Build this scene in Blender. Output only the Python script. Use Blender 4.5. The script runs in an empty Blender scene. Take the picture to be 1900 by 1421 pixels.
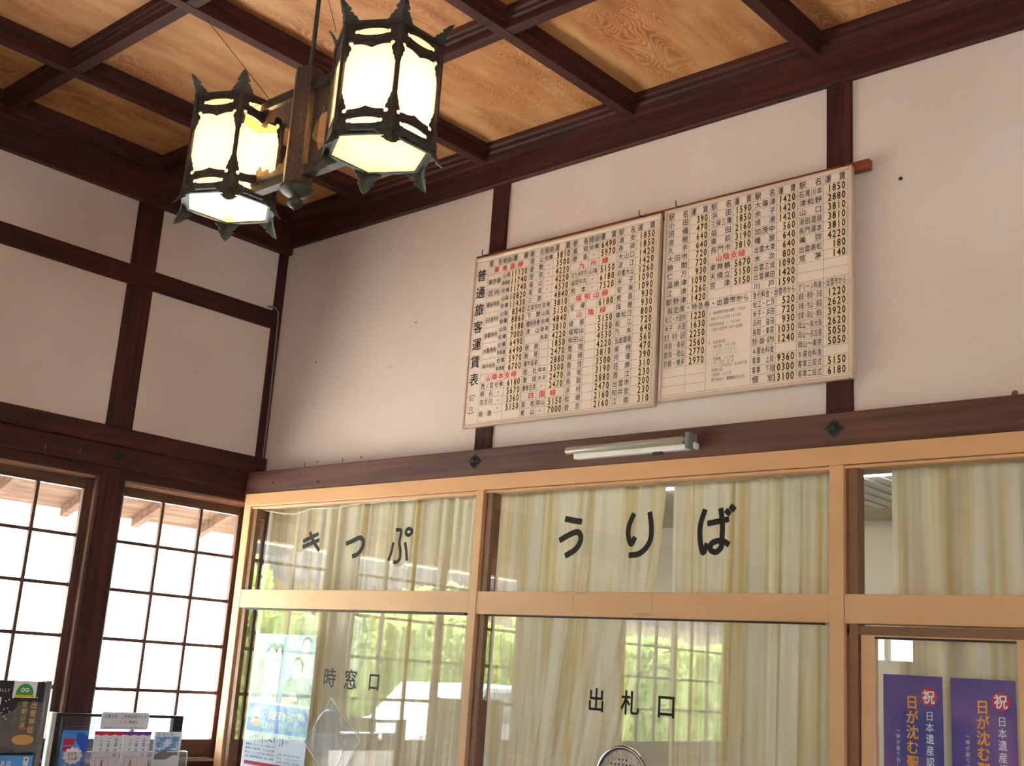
import bpy, bmesh, math, random
from mathutils import Vector, Matrix
random.seed(7)
SC = bpy.context.scene
COL = SC.collection
PI = math.pi

# ------------------------------------------------------------------ camera
cam = bpy.data.cameras.new('camera')
cam.sensor_width = 36.0
cam.sensor_fit = 'HORIZONTAL'
cam.lens = 2162.157 / 1900 * 36.0
cam.clip_start = 0.02
cam.clip_end = 300
co = bpy.data.objects.new('camera', cam)
COL.objects.link(co)
_r = ((0.74679908, 0.66175933, 0.06607363), (-0.11148162, 0.22251142, -0.96853524), (-0.65563937, 0.71593523, 0.23994533))
_m = Matrix(((_r[0][0], -_r[1][0], -_r[2][0]), (_r[0][1], -_r[1][1], -_r[2][1]), (_r[0][2], -_r[1][2], -_r[2][2])))
co.matrix_world = Matrix.Translation((5.51526, -3.954, 1.6)) @ _m.to_4x4()
SC.camera = co

# ------------------------------------------------------------------ world, sun, exposure
w = bpy.data.worlds.new('sky')
SC.world = w
w.use_nodes = True
bg = w.node_tree.nodes['Background']
bg.inputs[0].default_value = (0.74, 0.87, 1.0, 1)
bg.inputs[1].default_value = 24.0
sl = bpy.data.lights.new('sun', 'SUN')
sl.energy = 95.0
sl.angle = math.radians(1.0)
sl.color = (1.0, 0.95, 0.88)
so = bpy.data.objects.new('sun', sl)
COL.objects.link(so)
so.rotation_euler = Vector((0.16, -0.14, -0.97)).to_track_quat('-Z', 'Y').to_euler()
SC.view_settings.view_transform = 'Standard'
SC.view_settings.look = 'None'
SC.view_settings.gamma = 1.0
SC.view_settings.use_curve_mapping = False
SC.view_settings.exposure = 0.44
try:
    SC.cycles.use_denoising = True
    SC.cycles.denoiser = 'OPENIMAGEDENOISE'
    SC.cycles.max_bounces = 8
    SC.cycles.diffuse_bounces = 5
    SC.cycles.glossy_bounces = 4
    SC.cycles.transparent_max_bounces = 16
    SC.cycles.transmission_bounces = 6
    SC.cycles.sample_clamp_indirect = 40.0
    SC.cycles.caustics_reflective = False
    SC.cycles.caustics_refractive = False
except Exception:
    pass

# ------------------------------------------------------------------ materials
def srgb(r, g, b):
    f = lambda c: (c / 255 / 12.92) if c / 255 <= 0.04045 else ((c / 255 + 0.055) / 1.055) ** 2.4
    return (f(r), f(g), f(b), 1)

def newmat(name):
    m = bpy.data.materials.new(name)
    m.use_nodes = True
    nt = m.node_tree
    return m, nt, nt.nodes['Principled BSDF']

def mat(name, c1, c2=None, rough=0.6, scale=(6, 6, 6), detail=6, metal=0.0, bump=0.0, spec=0.5, lo=0.35, hi=0.65, rnd=False, dist=0.0, coat=0.0):
    m, nt, p = newmat(name)
    N, L = nt.nodes, nt.links
    p.inputs['Roughness'].default_value = rough
    p.inputs['Metallic'].default_value = metal
    p.inputs['Specular IOR Level'].default_value = spec
    if coat: p.inputs['Coat Weight'].default_value = coat
    if c2 is None:
        c2 = tuple(min(1, c * 0.82) for c in c1[:3]) + (1,)
    tc = N.new('ShaderNodeTexCoord')
    mp = N.new('ShaderNodeMapping')
    mp.inputs['Scale'].default_value = scale
    L.new(tc.outputs['Object'], mp.inputs['Vector'])
    if rnd:
        oi = N.new('ShaderNodeObjectInfo')
        cx = N.new('ShaderNodeCombineXYZ')
        mm = N.new('ShaderNodeMath'); mm.operation = 'MULTIPLY'; mm.inputs[1].default_value = 37.0
        L.new(oi.outputs['Random'], mm.inputs[0])
        L.new(mm.outputs[0], cx.inputs[0]); L.new(mm.outputs[0], cx.inputs[1])
        L.new(cx.outputs[0], mp.inputs['Location'])
    n = N.new('ShaderNodeTexNoise')
    n.inputs['Scale'].default_value = 1.0
    n.inputs['Detail'].default_value = detail
    n.inputs['Distortion'].default_value = dist
    L.new(mp.outputs[0], n.inputs['Vector'])
    r = N.new('ShaderNodeValToRGB')
    r.color_ramp.elements[0].position = lo; r.color_ramp.elements[0].color = c1
    r.color_ramp.elements[1].position = hi; r.color_ramp.elements[1].color = c2
    L.new(n.outputs['Fac'], r.inputs[0])
    L.new(r.outputs[0], p.inputs['Base Color'])
    if bump:
        b = N.new('ShaderNodeBump')
        b.inputs['Strength'].default_value = bump
        b.inputs['Distance'].default_value = 0.004
        L.new(n.outputs['Fac'], b.inputs['Height'])
        L.new(b.outputs[0], p.inputs['Normal'])
    return m

def flat(name, c, rough=0.5, spec=0.4, metal=0.0):
    return mat(name, c, tuple(x * 0.93 for x in c[:3]) + (1,), rough, (9, 9, 9), 3, metal, 0, spec)

M = {}
WD1, WD2 = srgb(76, 34, 28), srgb(44, 20, 18)
M['wood_x'] = mat('dark_wood_grain_x', WD1, WD2, 0.62, (2.2, 40, 40), 8, bump=0.15, spec=0.3)
M['wood_y'] = mat('dark_wood_grain_y', WD1, WD2, 0.62, (40, 2.2, 40), 8, bump=0.15, spec=0.3)
M['wood_z'] = mat('dark_wood_grain_z', WD1, WD2, 0.62, (40, 40, 2.2), 8, bump=0.15, spec=0.3)
M['old_x'] = mat('weathered_transom_wood', srgb(96, 58, 47), srgb(64, 33, 26), 0.55, (1.6, 30, 30), 8, bump=0.15)
M['sash_y'] = mat('sash_wood_y', srgb(100, 62, 46), srgb(68, 40, 30), 0.5, (40, 3, 40), 6)
M['sash_z'] = mat('sash_wood_z', srgb(100, 62, 46), srgb(68, 40, 30), 0.5, (40, 40, 3), 6)
M['track'] = mat('pale_track_wood', srgb(190, 150, 120), srgb(140, 100, 78), 0.5, (20, 3, 20), 4)  # paler and pinker than the sash wood
M['batten'] = mat('red_brown_batten', srgb(140, 72, 44), srgb(108, 52, 32), 0.5, (2, 40, 40), 6)
M['alu'] = mat('tan_enamelled_metal', srgb(210, 162, 118), srgb(198, 150, 106), 0.42, (2, 9, 9), 5, spec=0.45, lo=0.3, hi=0.8)
M['alu_dark'] = mat('dark_brown_metal', srgb(128, 88, 60), srgb(112, 74, 50), 0.5, (2, 9, 9), 4)  # darker brown metal of the inner jambs and door head
M['rubber'] = flat('black_glazing_strip', srgb(34, 28, 26), 0.6)
M['chrome'] = flat('polished_steel', srgb(200, 200, 205), 0.18, 0.5, 1.0)
M['black'] = flat('black_paint', srgb(24, 23, 24), 0.55)
M['ink'] = flat('black_ink', srgb(34, 30, 30), 0.7, 0.2)
M['red_ink'] = flat('red_ink', srgb(214, 52, 44), 0.7, 0.2)
M['white'] = flat('white_enamel', srgb(232, 230, 224), 0.35)
M['white_print'] = flat('white_print', srgb(240, 240, 244), 0.5)
M['grey'] = flat('grey_plastic', srgb(120, 120, 118), 0.5)
M['dark_grey'] = flat('dark_grey_metal', srgb(62, 60, 58), 0.45)
M['cable'] = flat('grey_cable', srgb(128, 118, 110), 0.5)
M['orange_print'] = flat('orange_print', srgb(246, 168, 32), 0.5)
M['gold_print'] = flat('gold_print', srgb(214, 178, 70), 0.5)
M['blue_print'] = flat('blue_print', srgb(40, 92, 200), 0.5)
M['red_print'] = flat('red_print', srgb(196, 34, 52), 0.5)
M['pink_print'] = flat('pink_print', srgb(236, 150, 160), 0.5)
M['purple_print'] = flat('purple_print', srgb(120, 48, 150), 0.5)
M['green_print'] = flat('green_print', srgb(60, 160, 70), 0.5)
M['yellow_print'] = flat('yellow_print', srgb(226, 190, 40), 0.5)
M['teal_print'] = mat('glare_paled_teal_print', srgb(190, 220, 226), srgb(164, 204, 212), 0.45, (4, 4, 4), 2)  # poster prints lightened in colour for sun and glass reflection over them
M['grey_print'] = mat('glare_paled_suit_print', srgb(170, 168, 178), srgb(140, 138, 150), 0.45, (7, 7, 7), 4)
M['dark_print'] = flat('dark_hair_print', srgb(96, 98, 110), 0.45)
M['skin_print'] = flat('pale_skin_print', srgb(226, 214, 220), 0.45)
M['shirt_print'] = flat('pale_shirt_print', srgb(210, 204, 214), 0.45)
M['paper'] = mat('poster_paper', srgb(228, 230, 238), srgb(216, 218, 228), 0.5, (3, 3, 3), 2)
M['bronze'] = mat('aged_bronze', srgb(66, 58, 54), srgb(44, 37, 34), 0.6, (30, 30, 30), 8, metal=0.25, bump=0.2)
M['patina'] = mat('green_patina_bronze', srgb(66, 70, 64), srgb(40, 38, 34), 0.6, (40, 40, 40), 8, metal=0.2, bump=0.25)
M['amber'] = mat('tarnished_brass', srgb(176, 118, 52), srgb(130, 76, 34), 0.5, (30, 30, 30), 6, metal=0.3)
M['post_metal'] = mat('speckled_brown_bronze', srgb(92, 78, 72), srgb(66, 54, 50), 0.5, (160, 160, 60), 8, metal=0.4, bump=0.2)
M['soil'] = mat('pale_concrete_yard', srgb(186, 180, 170), srgb(164, 158, 149), 0.9, (1, 1, 1), 6)
M['floor'] = mat('worn_stone_floor', srgb(150, 140, 126), srgb(120, 112, 100), 0.6, (2, 2, 2), 6)
M['office_wall'] = mat('office_wall_paint', srgb(214, 206, 188), srgb(200, 192, 174), 0.8, (1, 1, 1), 4)
M['tile_roof'] = mat('grey_roof_tile', srgb(72, 74, 78), srgb(36, 38, 42), 0.9, (3, 3, 3), 5, spec=0.1)
M['house_wall'] = mat('beige_house_wall', srgb(190, 178, 156), srgb(172, 160, 140), 0.8, (1, 1, 1), 4)
M['bark'] = mat('bark', srgb(96, 78, 60), srgb(66, 52, 40), 0.9, (6, 6, 2), 6)
M['car_white'] = flat('pale_silver_car_paint', srgb(150, 152, 156), 0.35)
M['car_glass'] = flat('dark_car_glass', srgb(70, 84, 92), 0.1)
M['tyre'] = flat('tyre_rubber', srgb(30, 30, 30), 0.8)
M['card'] = mat('yellowed_number_card', srgb(232, 204, 160), srgb(226, 207, 182), 0.55, (60, 60, 60), 3)
M['board'] = mat('fare_board_white', srgb(226, 208, 194), srgb(218, 200, 186), 0.33, (2, 2, 2), 4, spec=0.5)
M['board_frame'] = mat('fare_board_frame', srgb(206, 184, 164), srgb(192, 168, 148), 0.4, (3, 3, 3), 4)
M['night'] = mat('night_sky_print', srgb(26, 24, 30), srgb(46, 42, 52), 0.4, (9, 9, 9), 4)
M['sea'] = mat('blue_brochure_print', srgb(52, 128, 206), srgb(90, 160, 222), 0.4, (6, 6, 6), 3)
M['sky_print'] = mat('sky_photo_print', srgb(92, 152, 210), srgb(226, 236, 244), 0.4, (24, 24, 50), 3, lo=0.45, hi=0.6)
M['roof_print'] = flat('slate_roof_print', srgb(84, 92, 104), 0.4)
M['sunset'] = mat('purple_sunset_print', srgb(52, 48, 132), srgb(128, 80, 146), 0.4, (4, 4, 6), 4, lo=0.38, hi=0.68)

def plaster():
    m, nt, p = newmat('aged_plaster')
    N, L = nt.nodes, nt.links
    p.inputs['Roughness'].default_value = 0.85
    p.inputs['Specular IOR Level'].default_value = 0.2
    tc = N.new('ShaderNodeTexCoord')
    n1 = N.new('ShaderNodeTexNoise'); n1.inputs['Scale'].default_value = 1.3; n1.inputs['Detail'].default_value = 5
    L.new(tc.outputs['Object'], n1.inputs['Vector'])
    r1 = N.new('ShaderNodeValToRGB')
    r1.color_ramp.elements[0].position = 0.3; r1.color_ramp.elements[0].color = srgb(210, 193, 183)
    r1.color_ramp.elements[1].position = 0.7; r1.color_ramp.elements[1].color = srgb(220, 207, 199)
    L.new(n1.outputs['Fac'], r1.inputs[0])
    # faint streaky stains
    mp = N.new('ShaderNodeMapping'); mp.inputs['Scale'].default_value = (3, 3, 14); mp.inputs['Rotation'].default_value = (0.2, 0.25, 0)
    L.new(tc.outputs['Object'], mp.inputs['Vector'])
    n2 = N.new('ShaderNodeTexNoise'); n2.inputs['Scale'].default_value = 1.6; n2.inputs['Detail'].default_value = 9; n2.inputs['Roughness'].default_value = 0.7
    L.new(mp.outputs[0], n2.inputs['Vector'])
    r2 = N.new('ShaderNodeValToRGB')
    r2.color_ramp.elements[0].position = 0.64; r2.color_ramp.elements[0].color = (1, 1, 1, 1)
    r2.color_ramp.elements[1].position = 0.80; r2.color_ramp.elements[1].color = (0.72, 0.69, 0.66, 1)
    L.new(n2.outputs['Fac'], r2.inputs[0])
    mx = N.new('ShaderNodeMix'); mx.data_type = 'RGBA'; mx.blend_type = 'MULTIPLY'; mx.inputs[0].default_value = 1.0
    L.new(r1.outputs[0], mx.inputs[6]); L.new(r2.outputs[0], mx.inputs[7])
    L.new(mx.outputs[2], p.inputs['Base Color'])
    b = N.new('ShaderNodeBump'); b.inputs['Strength'].default_value = 0.08; b.inputs['Distance'].default_value = 0.003
    L.new(n2.outputs['Fac'], b.inputs['Height']); L.new(b.outputs[0], p.inputs['Normal'])
    return m
M['plaster'] = plaster()

def cedar():
    # flat-sawn cedar boards: warped growth rings cut tangentially
    m, nt, p = newmat('cedar_ceiling_board')
    N, L = nt.nodes, nt.links
    p.inputs['Roughness'].default_value = 0.55
    tc = N.new('ShaderNodeTexCoord')
    oi = N.new('ShaderNodeObjectInfo')
    mm = N.new('ShaderNodeMath'); mm.operation = 'MULTIPLY'; mm.inputs[1].default_value = 23.0
    L.new(oi.outputs['Random'], mm.inputs[0])
    cx = N.new('ShaderNodeCombineXYZ')
    for i in range(3): L.new(mm.outputs[0], cx.inputs[i])
    mp = N.new('ShaderNodeMapping'); mp.inputs['Scale'].default_value = (3.4, 1.0, 1.0)
    L.new(tc.outputs['Object'], mp.inputs['Vector']); L.new(cx.outputs[0], mp.inputs['Location'])
    n = N.new('ShaderNodeTexNoise'); n.inputs['Scale'].default_value = 1.5; n.inputs['Detail'].default_value = 2.5; n.inputs['Distortion'].default_value = 0.6
    L.new(mp.outputs[0], n.inputs['Vector'])
    m2 = N.new('ShaderNodeMath'); m2.operation = 'MULTIPLY'; m2.inputs[1].default_value = 300.0
    L.new(n.outputs['Fac'], m2.inputs[0])
    s = N.new('ShaderNodeMath'); s.operation = 'SINE'
    L.new(m2.outputs[0], s.inputs[0])
    n3 = N.new('ShaderNodeTexNoise'); n3.inputs['Scale'].default_value = 3.0; n3.inputs['Detail'].default_value = 6
    L.new(mp.outputs[0], n3.inputs['Vector'])
    mr = N.new('ShaderNodeMapRange'); mr.inputs['From Min'].default_value = -1; mr.inputs['From Max'].default_value = 1
    mr.inputs['To Min'].default_value = 0.0; mr.inputs['To Max'].default_value = 0.3
    L.new(s.outputs[0], mr.inputs['Value'])
    msk = N.new('ShaderNodeValToRGB'); msk.color_ramp.elements[0].position = 0.42; msk.color_ramp.elements[1].position = 0.62
    n4 = N.new('ShaderNodeTexNoise'); n4.inputs['Scale'].default_value = 1.1; n4.inputs['Detail'].default_value = 3
    L.new(mp.outputs[0], n4.inputs['Vector']); L.new(n4.outputs['Fac'], msk.inputs[0])
    mk = N.new('ShaderNodeMath'); mk.operation = 'MULTIPLY'
    L.new(mr.outputs[0], mk.inputs[0]); L.new(msk.outputs[0], mk.inputs[1])
    ad = N.new('ShaderNodeMath'); ad.operation = 'ADD'
    L.new(mk.outputs[0], ad.inputs[0]); L.new(n3.outputs['Fac'], ad.inputs[1])
    r = N.new('ShaderNodeValToRGB')
    r.color_ramp.elements[0].position = 0.35; r.color_ramp.elements[0].color = srgb(208, 160, 108)
    r.color_ramp.elements[1].position = 0.9; r.color_ramp.elements[1].color = srgb(150, 90, 50)
    e = r.color_ramp.elements.new(0.58); e.color = srgb(190, 134, 84)
    L.new(ad.outputs[0], r.inputs[0]); L.new(r.outputs[0], p.inputs['Base Color'])
    b = N.new('ShaderNodeBump'); b.inputs['Strength'].default_value = 0.15; b.inputs['Distance'].default_value = 0.003
    L.new(ad.outputs[0], b.inputs['Height']); L.new(b.outputs[0], p.inputs['Normal'])
    return m
M['cedar'] = cedar()

def glass(name, tint=(0.97, 0.98, 0.97), dirt=0.0):
    # clear pane: fresnel mirror on both surfaces over a clear transmission
    m = bpy.data.materials.new(name); m.use_nodes = True
    nt = m.node_tree; N, L = nt.nodes, nt.links
    N.remove(N['Principled BSDF'])
    out = N['Material Output']
    tr = N.new('ShaderNodeBsdfTransparent'); tr.inputs[0].default_value = (*tint, 1)
    gl = N.new('ShaderNodeBsdfGlossy'); gl.inputs['Roughness'].default_value = 0.0
    fr = N.new('ShaderNodeFresnel'); fr.inputs[0].default_value = 1.5
    ge = N.new('ShaderNodeNewGeometry')
    io = N.new('ShaderNodeMapRange'); io.inputs['To Min'].default_value = 1.5; io.inputs['To Max'].default_value = 1 / 1.5
    L.new(ge.outputs['Backfacing'], io.inputs['Value']); L.new(io.outputs[0], fr.inputs[0])
    a = N.new('ShaderNodeMath'); a.operation = 'MULTIPLY'; a.inputs[1].default_value = 2.0
    b = N.new('ShaderNodeMath'); b.operation = 'ADD'; b.inputs[1].default_value = 1.0
    d = N.new('ShaderNodeMath'); d.operation = 'DIVIDE'; d.use_clamp = True
    L.new(fr.outputs[0], a.inputs[0]); L.new(fr.outputs[0], b.inputs[0])
    L.new(a.outputs[0], d.inputs[0]); L.new(b.outputs[0], d.inputs[1])
    mx = N.new('ShaderNodeMixShader')
    L.new(d.outputs[0], mx.inputs[0]); L.new(tr.outputs[0], mx.inputs[1]); L.new(gl.outputs[0], mx.inputs[2])
    last = mx
    if dirt:
        df = N.new('ShaderNodeBsdfDiffuse'); df.inputs[0].default_value = (0.8, 0.78, 0.74, 1)
        m2 = N.new('ShaderNodeMixShader')
        m2.inputs[0].default_value = dirt
        L.new(mx.outputs[0], m2.inputs[1]); L.new(df.outputs[0], m2.inputs[2])
        last = m2
    L.new(last.outputs[0], out.inputs[0])
    return m
M['glass'] = glass('window_glass')
M['acrylic'] = glass('clear_acrylic', (0.95, 0.96, 0.97), 0.10)
M['pocket'] = glass('clear_pocket_plastic', (0.97, 0.97, 0.98), 0.03)

def translucent(name, c1, c2, scale, fac=0.5, rough_gloss=None, c1pos=0.35, c2pos=0.65):
    m = bpy.data.materials.new(name); m.use_nodes = True
    nt = m.node_tree; N, L = nt.nodes, nt.links
    N.remove(N['Principled BSDF'])
    out = N['Material Output']
    tc = N.new('ShaderNodeTexCoord'); mp = N.new('ShaderNodeMapping'); mp.inputs['Scale'].default_value = scale
    L.new(tc.outputs['Object'], mp.inputs['Vector'])
    n = N.new('ShaderNodeTexNoise'); n.inputs['Scale'].default_value = 1; n.inputs['Detail'].default_value = 4
    L.new(mp.outputs[0], n.inputs['Vector'])
    r = N.new('ShaderNodeValToRGB')
    r.color_ramp.elements[0].position = c1pos; r.color_ramp.elements[0].color = c1
    r.color_ramp.elements[1].position = c2pos; r.color_ramp.elements[1].color = c2
    L.new(n.outputs['Fac'], r.inputs[0])
    df = N.new('ShaderNodeBsdfDiffuse'); tl = N.new('ShaderNodeBsdfTranslucent')
    L.new(r.outputs[0], df.inputs[0]); L.new(r.outputs[0], tl.inputs[0])
    mx = N.new('ShaderNodeMixShader'); mx.inputs[0].default_value = fac
    L.new(df.outputs[0], mx.inputs[1]); L.new(tl.outputs[0], mx.inputs[2])
    last = mx
    if rough_gloss is not None:
        gl = N.new('ShaderNodeBsdfGlossy'); gl.inputs['Roughness'].default_value = rough_gloss
        fr = N.new('ShaderNodeFresnel'); fr.inputs[0].default_value = 1.5
        m2 = N.new('ShaderNodeMixShader')
        L.new(fr.outputs[0], m2.inputs[0]); L.new(mx.outputs[0], m2.inputs[1]); L.new(gl.outputs[0], m2.inputs[2])
        last = m2
    L.new(last.outputs[0], out.inputs[0])
    return m
M['curtain'] = translucent('cream_curtain', srgb(232, 224, 204), srgb(214, 190, 134), (26, 26, 0.4), 0.42, None, 0.45, 0.72)
M['leaf'] = translucent('leaf_green', srgb(206, 220, 150), srgb(150, 180, 100), (2.2, 2.2, 2.2), 0.5)
M['milk'] = translucent('milk_glass', srgb(255, 250, 235), srgb(250, 240, 215), (5, 5, 5), 0.74, 0.12)

def bulb_mat():
    m = bpy.data.materials.new('glowing_bulb'); m.use_nodes = True
    nt = m.node_tree; N, L = nt.nodes, nt.links
    N.remove(N['Principled BSDF'])
    e = N.new('ShaderNodeEmission'); e.inputs[0].default_value = (1, 0.70, 0.38, 1); e.inputs[1].default_value = 120
    L.new(e.outputs[0], N['Material Output'].inputs[0])
    return m
M['bulb'] = bulb_mat()

# ------------------------------------------------------------------ object helpers
WL = {}   # world location of parents
def link_mesh(name, me, m, parent=None, loc=None):
    o = bpy.data.objects.new(name, me)
    COL.objects.link(o)
    if m is not None and not me.materials: me.materials.append(m)
    if parent is not None:
        o.parent = parent
        o.location = loc if loc is not None else tuple(-c for c in WL.get(parent.name, (0, 0, 0)))
    elif loc is not None:
        o.location = loc
    WL[o.name] = (0, 0, 0)
    return o

def obj(name, bm, m, parent=None, smooth=False):
    me = bpy.data.meshes.new(name)
    if smooth:
        for f in bm.faces: f.smooth = True
    bm.to_mesh(me); bm.free()
    if parent is None:   # origin at the base of the thing
        xs = [v.co for v in me.vertices]
        c = Vector(((min(v.x for v in xs) + max(v.x for v in xs)) / 2, (min(v.y for v in xs) + max(v.y for v in xs)) / 2, min(v.z for v in xs)))
        me.transform(Matrix.Translation(-c))
        o = link_mesh(name, me, m, None, c)
        WL[o.name] = tuple(c)
        return o
    return link_mesh(name, me, m, parent)

def child_of(o, p):
    return o

def thing(name, label, cat, loc, group=None):
    o = bpy.data.objects.new(name, None)
    COL.objects.link(o)
    o.empty_display_size = 0.05
    o.location = loc
    WL[o.name] = tuple(loc)
    if cat: o['category'] = cat
    if label: o['label'] = label
    if group: o['group'] = group
    return o

def tag(o, label, cat, group=None):
    o['label'] = label; o['category'] = cat
    if group: o['group'] = group
    return o

def struct(o):
    o['kind'] = 'structure'
    return o

def box(bm, x, y, z, bevel=0.0):
    vs = [bm.verts.new((a, b, c)) for a in x for b in y for c in z]
    idx = [(0, 1, 3, 2), (4, 6, 7, 5), (0, 4, 5, 1), (2, 3, 7, 6), (0, 2, 6, 4), (1, 5, 7, 3)]
    fs = [bm.faces.new([vs[i] for i in f]) for f in idx]
    if bevel:
        es = {e for f in fs for e in f.edges}
        bmesh.ops.bevel(bm, geom=list(es), offset=bevel, segments=1, affect='EDGES')
    return bm

def B(*a, bevel=0.0):
    bm = bmesh.new()
    for q in a: box(bm, *q, bevel=bevel)
    bm.normal_update()
    return bm

def prism(bm, pts, axis, a, b):
    """closed outline (2D) extruded along axis from a to b"""
    def P(u, v, t):
        return {'x': (t, u, v), 'y': (u, t, v), 'z': (u, v, t)}[axis]
    A = [bm.verts.new(P(u, v, a)) for u, v in pts]
    Bv = [bm.verts.new(P(u, v, b)) for u, v in pts]
    n = len(pts)
    bm.faces.new(A); bm.faces.new(list(reversed(Bv)))
    for i in range(n):
        bm.faces.new([A[(i + 1) % n], A[i], Bv[i], Bv[(i + 1) % n]])
    bmesh.ops.recalc_face_normals(bm, faces=bm.faces[:])
    return bm

def tube(bm, pts, r, seg=8, closed=False):
    pts = [Vector(p) for p in pts]
    n = len(pts)
    rings = []
    up = Vector((0.13, 0.31, 0.94))
    for i, p in enumerate(pts):
        if closed:
            d = pts[(i + 1) % n] - pts[i - 1]
        else:
            d = (pts[min(i + 1, n - 1)] - pts[max(i - 1, 0)])
        d.normalize()
        a = d.cross(up)
        if a.length < 0.05: a = d.cross(Vector((1, 0, 0)))
        a.normalize(); b = d.cross(a)
        rr = r[i] if isinstance(r, (list, tuple)) else r
        rings.append([bm.verts.new(p + a * (rr * math.cos(2 * PI * k / seg)) + b * (rr * math.sin(2 * PI * k / seg))) for k in range(seg)])
    m = n if closed else n - 1
    for i in range(m):
        A, Bq = rings[i], rings[(i + 1) % n]
        for k in range(seg):
            bm.faces.new([A[k], A[(k + 1) % seg], Bq[(k + 1) % seg], Bq[k]])
    if not closed:
        bm.faces.new(rings[0][::-1]); bm.faces.new(rings[-1])
    bmesh.ops.recalc_face_normals(bm, faces=bm.faces[:])
    return bm

def lathe(bm, prof, cx, cy, seg=24):
    rings = []
    for r, z in prof:
        rings.append([bm.verts.new((cx + r * math.cos(2 * PI * k / seg), cy + r * math.sin(2 * PI * k / seg), z)) for k in range(seg)])
    for i in range(len(rings) - 1):
        for k in range(seg):
            bm.faces.new([rings[i][k], rings[i][(k + 1) % seg], rings[i + 1][(k + 1) % seg], rings[i + 1][k]])
    bm.faces.new(rings[0][::-1]); bm.faces.new(rings[-1])
    bmesh.ops.recalc_face_normals(bm, faces=bm.faces[:])
    return bm

# planes for flat print: F = faces -y (front wall), S = faces +x (left wall)
def PF(y): return lambda u, v, d=0.0: (u, y - d, v)
def PS(x): return lambda u, v, d=0.0: (x + d, u, v)

def poly(bm, P, pts, d=0.0):
    f = bm.faces.new([bm.verts.new(P(u, v, d)) for u, v in pts])
    return f

def rect(bm, P, u0, u1, v0, v1, d=0.0):
    return poly(bm, P, [(u0, v0), (u1, v0), (u1, v1), (u0, v1)], d)

def sheet(name, P, pts, mt, parent, d=0.0):
    bm = bmesh.new(); poly(bm, P, pts, d)
    return obj(name, bm, mt, parent)

def rsheet(name, P, u0, u1, v0, v1, mt, parent, d=0.0):
    return sheet(name, P, [(u0, v0), (u1, v0), (u1, v1), (u0, v1)], mt, parent, d)

def circ(cx, cz, r, n=24, a0=0, a1=2 * PI):
    full = abs(a1 - a0 - 2 * PI) < 1e-6
    m = n if full else n + 1
    return [(cx + r * math.cos(a0 + (a1 - a0) * k / n), cz + r * math.sin(a0 + (a1 - a0) * k / n)) for k in range(m)]

# ---- lettering: glyph outlines from the built-in font, one glyph at a time
GC = {}
def glyph(ch, bold):
    k = (ch, bold)
    if k in GC: return GC[k]
    c = bpy.data.curves.new('g', 'FONT'); c.body = ch; c.size = 1.0; c.offset = bold; c.resolution_u = 2
    o = bpy.data.objects.new('g', c); COL.objects.link(o)
    dg = bpy.context.evaluated_depsgraph_get()
    me = bpy.data.meshes.new_from_object(o.evaluated_get(dg))
    vs = [(v.co.x, v.co.y) for v in me.vertices]
    fs = [tuple(p.vertices) for p in me.polygons]
    bpy.data.objects.remove(o); bpy.data.curves.remove(c); bpy.data.meshes.remove(me)
    if ord(ch) > 0x2e00: cx, cy, wd = 0.5, 0.38, 1.0
    elif vs:
        xs = [v[0] for v in vs]; cx = (min(xs) + max(xs)) / 2; cy = 0.36; wd = max(xs) - min(xs)
    else: cx, cy, wd = 0, 0, 0.3
    GC[k] = (vs, fs, cx, cy, wd)
    return GC[k]

class Print:
    """flat lettering gathered into one printed layer"""
    def __init__(s, P): s.P = P; s.v = []; s.f = []; s.n = 0
    def ch(s, c, cu, cv, sx, sz, bold=0.0):
        vs, fs, cx, cy, wd = glyph(c, 0.0)
        s.n += 1
        e = bold * 0.8
        for k, (dx, dy) in enumerate(((-e, -e), (e, -e), (-e, e), (e, e)) if bold > 0 else ((0, 0),)):
            o = len(s.v)
            for x, y in vs: s.v.append(s.P(cu + (x - cx) * sx + dx * sz, cv + (y - cy) * sz + dy * sz, 0.00015 * k))
            s.f += [tuple(i + o for i in q) for q in fs]
    def row(s, t, u0, u1, cv, h, bold=0.0, maxw=1.15, fill=0.92):
        n = len(t); cell = (u1 - u0) / n
        for i, c in enumerate(t):
            if c == ' ': continue
            sx = min(cell * fill, h * maxw)
            s.ch(c, u0 + cell * (i + 0.5), cv, sx, h, bold)
    def digits(s, t, u1, cv, h, pitch, bold=0.03, fat=0.72):
        for i, c in enumerate(reversed(t)):
            s.ch(c, u1 - pitch * (i + 0.5), cv, h * fat * 1.38, h * 1.38, bold)
    def col(s, t, cu, v1, v0, w, bold=0.0, fill=0.9):
        n = len(t); cell = (v1 - v0) / n
        for i, c in enumerate(t):
            if c == ' ': continue
            s.ch(c, cu, v1 - cell * (i + 0.5), w, min(cell * fill, w * 1.2), bold)
    def rect(s, u0, u1, v0, v1):
        o = len(s.v); s.n += 1
        s.v += [s.P(u0, v0), s.P(u1, v0), s.P(u1, v1), s.P(u0, v1)]
        s.f.append((o, o + 1, o + 2, o + 3))
    def out(s, name, mt, parent):
        me = bpy.data.meshes.new(name); me.from_pydata(s.v, [], s.f); me.update()
        o = link_mesh(name, me, mt, parent)
        if s.n > 12: o['kind'] = 'stuff'
        return o

# ------------------------------------------------------------------ SETTING: floor, walls
XW, YB, ZC = 9.92, -7.12, 4.185
floor = struct(obj('floor', B(((-0.15, XW + 0.1), (YB - 0.1, 3.6), (-0.12, 0.0))), M['floor']))

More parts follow.
